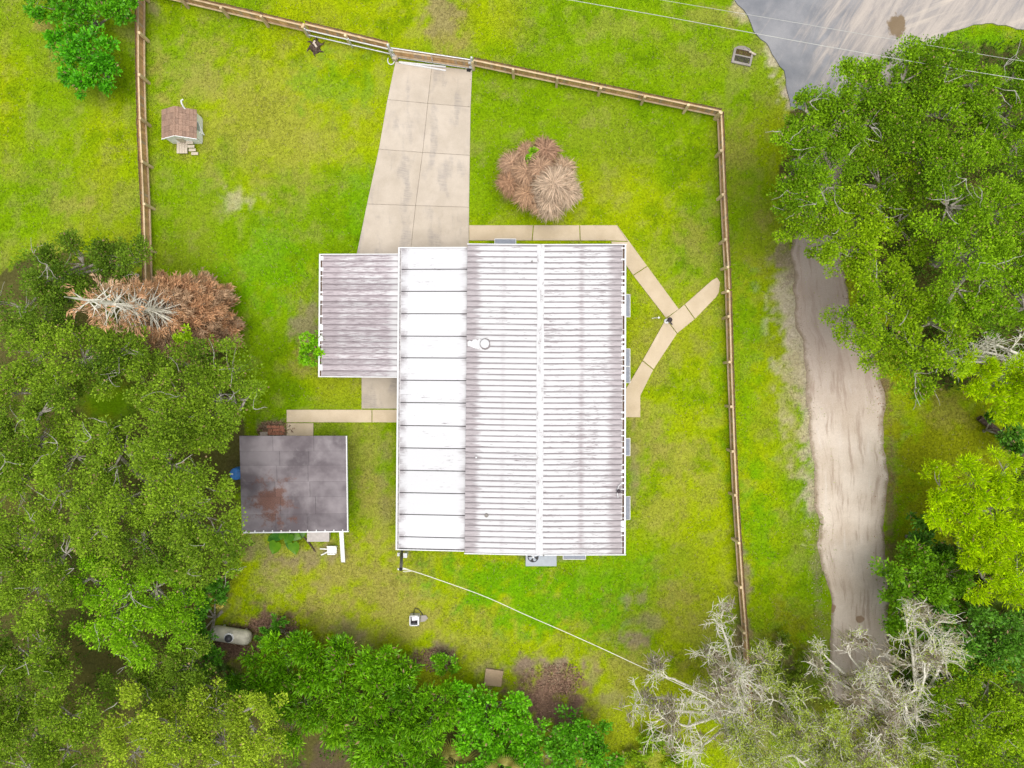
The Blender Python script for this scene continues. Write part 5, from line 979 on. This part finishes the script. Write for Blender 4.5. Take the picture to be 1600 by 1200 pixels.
# ---- dead brown conifer: bare curved boughs at the top, rusty skirt below
dc = empty('dead_conifer', at(338, 500), 'dead brown conifer with a bare pale top lying across the oaks', 'tree'); R = random.Random(3); N_ = np.random.default_rng(3)
B0, T0 = at(338, 500, 0), at(118, 466, 9.3); mb = MB(); mb.tube([B0, B0.lerp(T0, .5) + Vector((0, 0, .2)), T0, T0 + Vector((-.15, 0, .5))], [.22, .14, .05, .02], 8); mb.build('trunk', M['pale_bark'], dc, True)
boughs = MB(); FP, FD, FC = [], [], []
for i in range(360):
    s = min(R.random() ** 1.05, R.random() * .4 + .62) if R.random() < .5 else R.random() * .45; p = B0.lerp(T0, .08 + .92 * s); ang = R.uniform(0, 2 * math.pi); o = Vector((math.cos(ang), math.sin(ang), 0)); Lb = (1.25 * (1 - s) + .95) * R.uniform(.65, 1.08)
    if s > .35: Lb = (1.55 - 1.3 * (s - .35)) * R.uniform(.7, 1.1)
    sw = Vector((-o.y, o.x, 0)) * R.uniform(-.3, .3) * Lb; q = [p, p + o * Lb * .35 + sw * .2 + Vector((0, 0, .12 * Lb)), p + o * Lb * .7 + sw * .6 + Vector((0, 0, .06 * Lb)), p + o * Lb + sw + Vector((0, 0, .1 * Lb))]; boughs.tube(q, [.034, .026, .018, .008], 4, False)
    n = int((34 if s < .40 else 2 + 5 * R.random()) * Lb); bare_frac = .25 if s < .42 else .78
    c0 = np.array((0.60, 0.35, 0.19)) if R.random() < .65 else np.array((0.55, 0.37, 0.23))
    for k in range(n):
        t = bare_frac + (1 - bare_frac) * R.random(); a_ = q[1].lerp(q[3], t) if t > .3 else q[0].lerp(q[1], t / .3)
        FP.append(tuple(a_ + Vector((R.gauss(0, .10), R.gauss(0, .10), R.gauss(0, .06) - .05)))); FD.append(tuple(o * .7 + Vector((R.gauss(0, .35), R.gauss(0, .35), R.uniform(-.1, .8))))); FC.append(c0 * R.uniform(.65, 1.3))
boughs.build('boughs', M['pale_bark'], dc)
FP, FD, FC = np.array(FP), unit(np.array(FD)), np.array(FC); k = 6; idx = np.repeat(np.arange(len(FP)), k); n = len(idx)
np_mesh('foliage', leaf_quads(FP[idx] + N_.normal(size=(n, 3)) * .06, unit(FD[idx] + N_.normal(size=(n, 3)) * .35), N_.uniform(.16, .34, n), N_.uniform(.03, .06, n), N_), 4, M['dead_leaf'], dc, FC[idx] * N_.uniform(.8, 1.2, (n, 1)))
q_ = at(290, 522, 4.5); tree('leafy_shrub', 'bright green sprig growing through the dead conifer', 'shrub', [(290, 520, 8, 5.2), (284, 528, 6, 5.1), (296, 526, 6, 5.1)], 'shrub', (0.12, 0.22, 0.004), (0.25, 0.36, 0.008), 5.2, None, 91)

# ---- dead grassy clumps in the front lawn: mops of drooping fronds
def mop(parent, px, py, r_px, z_, n, c0, R, name):
    N_ = np.random.default_rng(R); c = np.array(at(px, py, z_)); r = r_px * (H - z_) / F; Vv = []; Cc = []
    ang = N_.uniform(0, 2 * math.pi, n); L = r * N_.uniform(.3, 1.05, n) * (1 + .10 * np.sin(ang * 3 + R)); wd = N_.uniform(.018, .04, n); lift = N_.uniform(.0, .55, n); drop = N_.uniform(.25, .9, n); st_ = N_.uniform(0, .35, n)
    o = np.stack([np.cos(ang), np.sin(ang), 0 * ang], 1); s = np.stack([-np.sin(ang), np.cos(ang), 0 * ang], 1); j = N_.normal(size=(n, 3)) * .05 * r; bend = N_.normal(size=n) * .3
    col = np.array(c0) * N_.uniform(.6, 1.3, (n, 1))
    def pt(t): return c + j + o * (L * (st_ + (1 - st_) * t))[:, None] + s * (bend * L * t * t)[:, None] + np.stack([0 * L, 0 * L, L * (lift * np.sin(t * 2.2) - drop * t * t)], 1)
    for k in range(4):
        a_, b_ = pt(k / 4), pt((k + 1) / 4); wa, wb = wd * (.5 + .6 * math.sin(math.pi * (.15 + .8 * k / 4))), wd * (.5 + .6 * math.sin(math.pi * (.15 + .8 * (k + 1) / 4)))
        if k == 3: wb = wd * .15
        for P in (a_, b_): P[:, 2] = np.maximum(P[:, 2], .05)
        tw = np.stack([0 * L, 0 * L, wd * N_.normal(size=n) * .5], 1); Vv.append(np.stack([a_ - s * (wa / 2)[:, None], a_ + s * (wa / 2)[:, None], b_ + s * (wb / 2)[:, None] + tw, b_ - s * (wb / 2)[:, None] + tw], 1)); Cc.append(col)
    return np_mesh(name, np.concatenate(Vv), 4, M['dead_leaf'], parent, np.concatenate(Cc))
dp = empty('dead_plume_tree', at(845, 283), 'dead brown plume tree of shaggy clumps in the front lawn', 'tree')
BR, TN = (0.35, 0.23, 0.15), (0.44, 0.335, 0.24)
for i, (qx, qy, r_, z_, n, c0) in enumerate(((852, 236, 26, 2.6, 520, (0.30, 0.185, 0.12)), (822, 236, 18, 2.2, 300, (0.33, 0.21, 0.13)), (800, 255, 24, 2.2, 420, BR), (797, 285, 24, 2.0, 420, (0.33, 0.20, 0.12)), (822, 268, 24, 2.6, 460, (0.36, 0.235, 0.15)), (845, 262, 24, 2.9, 420, BR), (824, 302, 26, 2.2, 460, (0.36, 0.23, 0.14)), (845, 318, 22, 2.0, 380, (0.40, 0.27, 0.17)), (864, 288, 33, 3.1, 620, TN), (882, 299, 28, 2.8, 480, TN), (860, 310, 28, 2.6, 480, TN), (878, 279, 24, 2.8, 380, TN), (880, 262, 22, 2.6, 300, (0.38, 0.27, 0.18)), (862, 325, 22, 2.0, 360, TN), (893, 300, 20, 2.2, 300, TN))):
    mop(dp, qx, qy, r_, z_, int(n * 2.2), tuple(1.35 * q for q in c0), 40 + i, 'plume')
    b_ = at(845, 283); t_ = at(qx, qy, z_ - .1); mb = MB(); mb.tube([b_ + Vector((R.uniform(-.15, .15), R.uniform(-.15, .15), -.05)), b_.lerp(t_, .55) + Vector((0, 0, .3)), t_], [.09, .06, .03], 6); mb.build('stem', M['brown_bark'], dp)
tree('leafy_shrub', 'small green sprout in the middle of the dead plume tree', 'shrub', [(832, 247, 8, 3.0), (829, 252, 6, 2.9), (834, 241, 6, 2.9)], 'shrub', (0.08, 0.2, 0.004), (0.2, 0.36, 0.006), 3.0, None, 92)

# ---- fan palms
g = NG('frond'); r = g.orand(); M['frond'] = g.finish(g.ramp(r, 0, 1, (0.07, 0.15, 0.01, 1), (0.19, 0.26, 0.03, 1)), .5, 0, .35, None, trans=.2)
g = NG('yellow_frond'); r = g.orand(); M['yellow_frond'] = g.finish(g.ramp(r, 0, 1, (0.20, 0.20, 0.03, 1), (0.42, 0.38, 0.10, 1)), .6, 0, .25, None, trans=.2)
def palm(label, px, py, z_, fans, m, seed, group='fan palms', Lf=.8):
    R = random.Random(seed); b = at(px, py); root = empty('fan_palm', b, label, 'palm', group); hub = b + Vector((0, 0, z_))
    mb = MB(); mb.tube([b - Vector((0, 0, .1)), hub], [.12, .1], 8); mb.build('trunk', M['brown_bark'], root)
    for a in fans:
        t = math.radians(a + R.uniform(-8, 8)); o = Vector((math.cos(t), math.sin(t), .25)); v = Vector((-math.sin(t), math.cos(t), 0)); e = hub + o * R.uniform(.35, .7); mb = MB(); mb.tube([hub, e], .018, 5); n = 17; L = Lf * R.uniform(.85, 1.15)
        for k in range(n):
            q = (k / (n - 1) - .5) * 2.7; d = (o.normalized() * math.cos(q) + v * math.sin(q)); dr_ = Vector((0, 0, -.3 * L * (abs(q) * .5 + .3))); w = d.cross(Vector((0, 0, 1))).normalized() * .028; l = L * (1 - .22 * abs(q) / 1.35)
            n0 = mb.add([e - w * .4, e + w * .4, e + d * l * .55 + w + dr_ * .2, e + d * l + dr_, e + d * l * .55 - w + dr_ * .2], [(0, 1, 2, 3, 4)])
        mb.build('frond', M[m], root)
palm('yellowed palmetto with long fan fronds at the bottom edge', 712, 1172, 1.6, [95, 130, 165, 200, 235, 260, 60, 30], 'yellow_frond', 1, Lf=1.0)
palm('small pale palmetto poking out of the bright leafy shrub', 785, 1168, 2.9, [20, 80, 140, 200, 260, 320], 'yellow_frond', 2, Lf=.7)
palm('green fan palm under the lower side of the large lime tree', 1535, 905, 2.2, [100, 140, 180, 215, 250, 290, 330, 30], 'frond', 3, Lf=1.0)
palm('green fan palm at the picture edge below the large lime tree', 1568, 955, 2.4, [60, 110, 150, 190, 230, 275, 320, 10], 'frond', 4, Lf=1.0)
palm('dark fan palm in the shade beside the propane tank shrub', 362, 1052, 1.0, [30, 80, 130, 180, 230, 280, 330], 'frond', 5, Lf=.6)
tree('yellow_shrub', 'small yellow flowered clump beside the propane tank', 'shrub', [(340, 935, 9), (347, 943, 7), (335, 928, 6)], 'shrub', (0.30, 0.27, 0.05), (0.5, 0.44, 0.12), .8, None, 95)

# ---- fallen log and a pole
lg = empty('fallen_log', at(1570, 690), 'grey brown fallen log lying in the verge beyond the road', 'log'); P = [at(1530, 653, .25), at(1556, 672, .28), at(1580, 694, .3), at(1625, 728, .3)]
mb = MB(); mb.tube(smooth_path(P, 5), [.17 + .05 * (i / 15) + rnd.uniform(-.012, .012) for i in range(16)], 10); mb.build('stem', M['brown_bark'], lg, True)
mb = MB(); mb.tube([at(1562, 677, .4), at(1570, 668, .8), at(1574, 662, .95)], [.07, .05, .02], 6); mb.build('branch_stub', M['brown_bark'], lg)
mb = MB(); a_ = at(1587, 712); mb.tube([a_ + Vector((0, 0, .1)), at(1587, 748, .12)], .035, 7); tag(mb.build('metal_pole', M['galvanised']), 'thin grey metal pole lying beside the fallen log', 'pole')
mb = MB(); mb.tube([at(1383, 1004, .12), at(1395, 993, .12), at(1405, 984, .1)], [.03, .035, .02], 6); tag(mb.build('fallen_stick', M['pale_bark']), 'pale stick lying across the edge of the dirt road', 'stick')

# ---- low undergrowth between the trunks
R = np.random.default_rng(55); CL = []
for P in SHADE:
    A_ = np.array(P, float); q = R.uniform(A_.min(0), A_.max(0), (9000, 2)); q = q[inpoly(q[:, 0], q[:, 1], P)]; CL.append(q)
q = np.concatenate(CL); q = q[(q[:, 0] > -40) & (q[:, 0] < 1640) & (q[:, 1] < 1240)]
for (qx, qy, rx, ry) in ((172, 628, 50, 34), (375, 995, 75, 45), (355, 760, 60, 110), (520, 1190, 45, 16), (850, 1088, 70, 68), (770, 1056, 26, 26), (430, 672, 40, 22), (250, 470, 130, 60)): q = q[((q[:, 0] - qx) / rx) ** 2 + ((q[:, 1] - qy) / ry) ** 2 > 1]
q = q[~inpoly(q[:, 0] + 0, q[:, 1], road_poly)]; R.shuffle(q); q = q[:2600]; X = atn(q); n = len(X); k = 34; zc = R.uniform(.15, 1.3, n) * (.4 + 1.0 * vnoise(X[:, 0], X[:, 1], 3.0, 4)); cr = R.uniform(.3, .6, n); idx = np.repeat(np.arange(n), k); N = n * k
o = unit(R.normal(size=(N, 3))) * (R.random(N) ** .5)[:, None]; o[:, 2] *= .5; P = np.concatenate([X[idx], zc[idx][:, None]], 1) + o * cr[idx][:, None]; P[:, 2] = np.maximum(P[:, 2], .03); D = R.normal(size=(N, 3)) * .6 + o; D[:, 2] += .4
t = np.clip(R.beta(2, 2, n)[idx] + R.normal(size=N) * .15, 0, 1)[:, None]; c = (np.array((0.045, 0.10, 0.008)) * (1 - t) + np.array((0.17, 0.32, 0.015)) * t) * R.uniform(.7, 1.3, (N, 1)); L = R.uniform(.08, .22, N)
ug = np_mesh('undergrowth', leaf_quads(P, unit(D), L, L * .5, R), 4, M['leaf'], None, c); tag(ug, 'dim green undergrowth filling the gaps beneath the trees', 'undergrowth', None, 'stuff')
LEAFN += N

# ------------------------------------------------------------------ grass: short blades over the lawn
NB = 620000
R = np.random.default_rng(77)
x, y = R.uniform(-30.5, 30.5, NB), R.uniform(-23.2, 23.2, NB)
px, py = x * F / H + 800, 600 - y * F / H
ok = np.ones(NB, bool)
HOUSE = [(640, 395), (968, 395), (966, 850), (640, 850)]
for P in [SHED, HOUSE]: ok &= ~inpoly(px, py, P)
cr_ = 2.2 * vnoise(x, y, .8, 15) ** 2; e1, e2 = R.normal(size=NB) * cr_, R.normal(size=NB) * cr_
for P in [DRIVE] + WALKS + BACK: ok &= ~inpoly(px + e1, py + e2, P)
ok &= ~inpoly(px + e1 * 5, py + e2 * 5, ASPHALT)
jx = (vnoise(x, y, .5, 3) - .5) * 26; ok &= ~inpoly(px + jx * 1.5 + R.normal(size=NB) * 13 * np.where(px < 1330, 1, -1), py, road_poly)
for P in SHADE: ok &= ~(inpoly(px, py, P) & (R.random(NB) < .85))
x, y = x[ok], y[ok]
col, gr = groundcol(x, y)
ok = R.random(len(x)) < gr * (0.55 + .9 * vnoise(x, y, .45, 12)); x, y, col = x[ok], y[ok], col[ok]; n = len(x)
ang = R.uniform(0, 2 * math.pi, n); el = R.uniform(.12, .85, n); L = R.uniform(.07, .17, n) * (.7 + .7 * vnoise(x, y, 1.3, 9)); w = R.uniform(.022, .042, n)
d = np.stack([np.cos(ang) * np.cos(el), np.sin(ang) * np.cos(el), np.sin(el)], 1); s = np.stack([-np.sin(ang), np.cos(ang), 0 * ang], 1); b = np.stack([x, y, np.full(n, -.02)], 1)
lum = R.uniform(.62, 1.5, (n, 1)); pale = R.random(n) < .04; col = col * lum * np.array((1.05, 1.05, 1.0)); col[pale] = np.array((0.34, 0.30, 0.13)) * R.uniform(.7, 1.2, (pale.sum(), 1))
V = np.stack([b - s * (w / 2)[:, None], b + s * (w / 2)[:, None], b + d * L[:, None]], 1)
go = np_mesh('grass', V, 3, M['blade'], None, col); tag(go, 'short bright green grass covering the lawn', 'grass', None, 'stuff')
# leaf litter and pale stones scattered along the sandy verge
n = 2600; R = np.random.default_rng(78); t = R.random(n); i = (t * (nL - 1)).astype(int); side = R.random(n) < .5
base_ = np.where(side[:, None], Lp[i], Rp[i]); off = R.normal(size=n) * .28; x = base_[:, 0] + off + np.where(side, -.3, .2); y = base_[:, 1] + R.uniform(-.2, .2, n); D = unit(np.stack([R.normal(size=n), R.normal(size=n), R.uniform(0, .3, n)], 1))
c = np.where(side[:, None], np.array((0.40, 0.34, 0.25)), np.array((0.28, 0.15, 0.08))) * R.uniform(.5, 1.4, (n, 1))
lt = np_mesh('leaf_litter', leaf_quads(np.stack([x, y, np.full(n, .035)], 1), D, R.uniform(.04, .10, n), R.uniform(.02, .05, n), R, 3), 4, M['dead_leaf'], None, c); tag(lt, 'brown leaves and pale chips strewn along the road edges', 'litter', None, 'stuff')
n = 3600; q = R.random((n, 2)); mul = [(850, 1090, 50, 52), (880, 1060, 30, 25), (360, 1005, 50, 30), (425, 985, 45, 28), (680, 1030, 34, 18), (430, 672, 30, 14)]
k = R.integers(0, len(mul), n); mm = np.array(mul)[k]; ang = R.uniform(0, 2 * math.pi, n); rr_ = np.sqrt(R.random(n)); X = atn(np.stack([mm[:, 0] + np.cos(ang) * rr_ * mm[:, 2], mm[:, 1] + np.sin(ang) * rr_ * mm[:, 3]], 1))
D = unit(np.stack([R.normal(size=n), R.normal(size=n), R.uniform(0, .4, n)], 1)); c = np.array((0.25, 0.155, 0.105)) * R.uniform(.35, 1.5, (n, 1)); c[R.random(n) < .08] = (0.36, 0.27, 0.17)
ml = np_mesh('bark_mulch', leaf_quads(np.stack([X[:, 0], X[:, 1], R.uniform(0, .04, n)], 1), D, R.uniform(.07, .2, n), R.uniform(.03, .07, n), R, 3), 4, M['dead_leaf'], None, c); tag(ml, 'loose brown bark mulch and dead leaves on the bare beds', 'mulch', None, 'stuff')
print('LEAVES', LEAFN, 'GRASS', len(go.data.polygons), 'OBJ', len(bpy.data.objects))
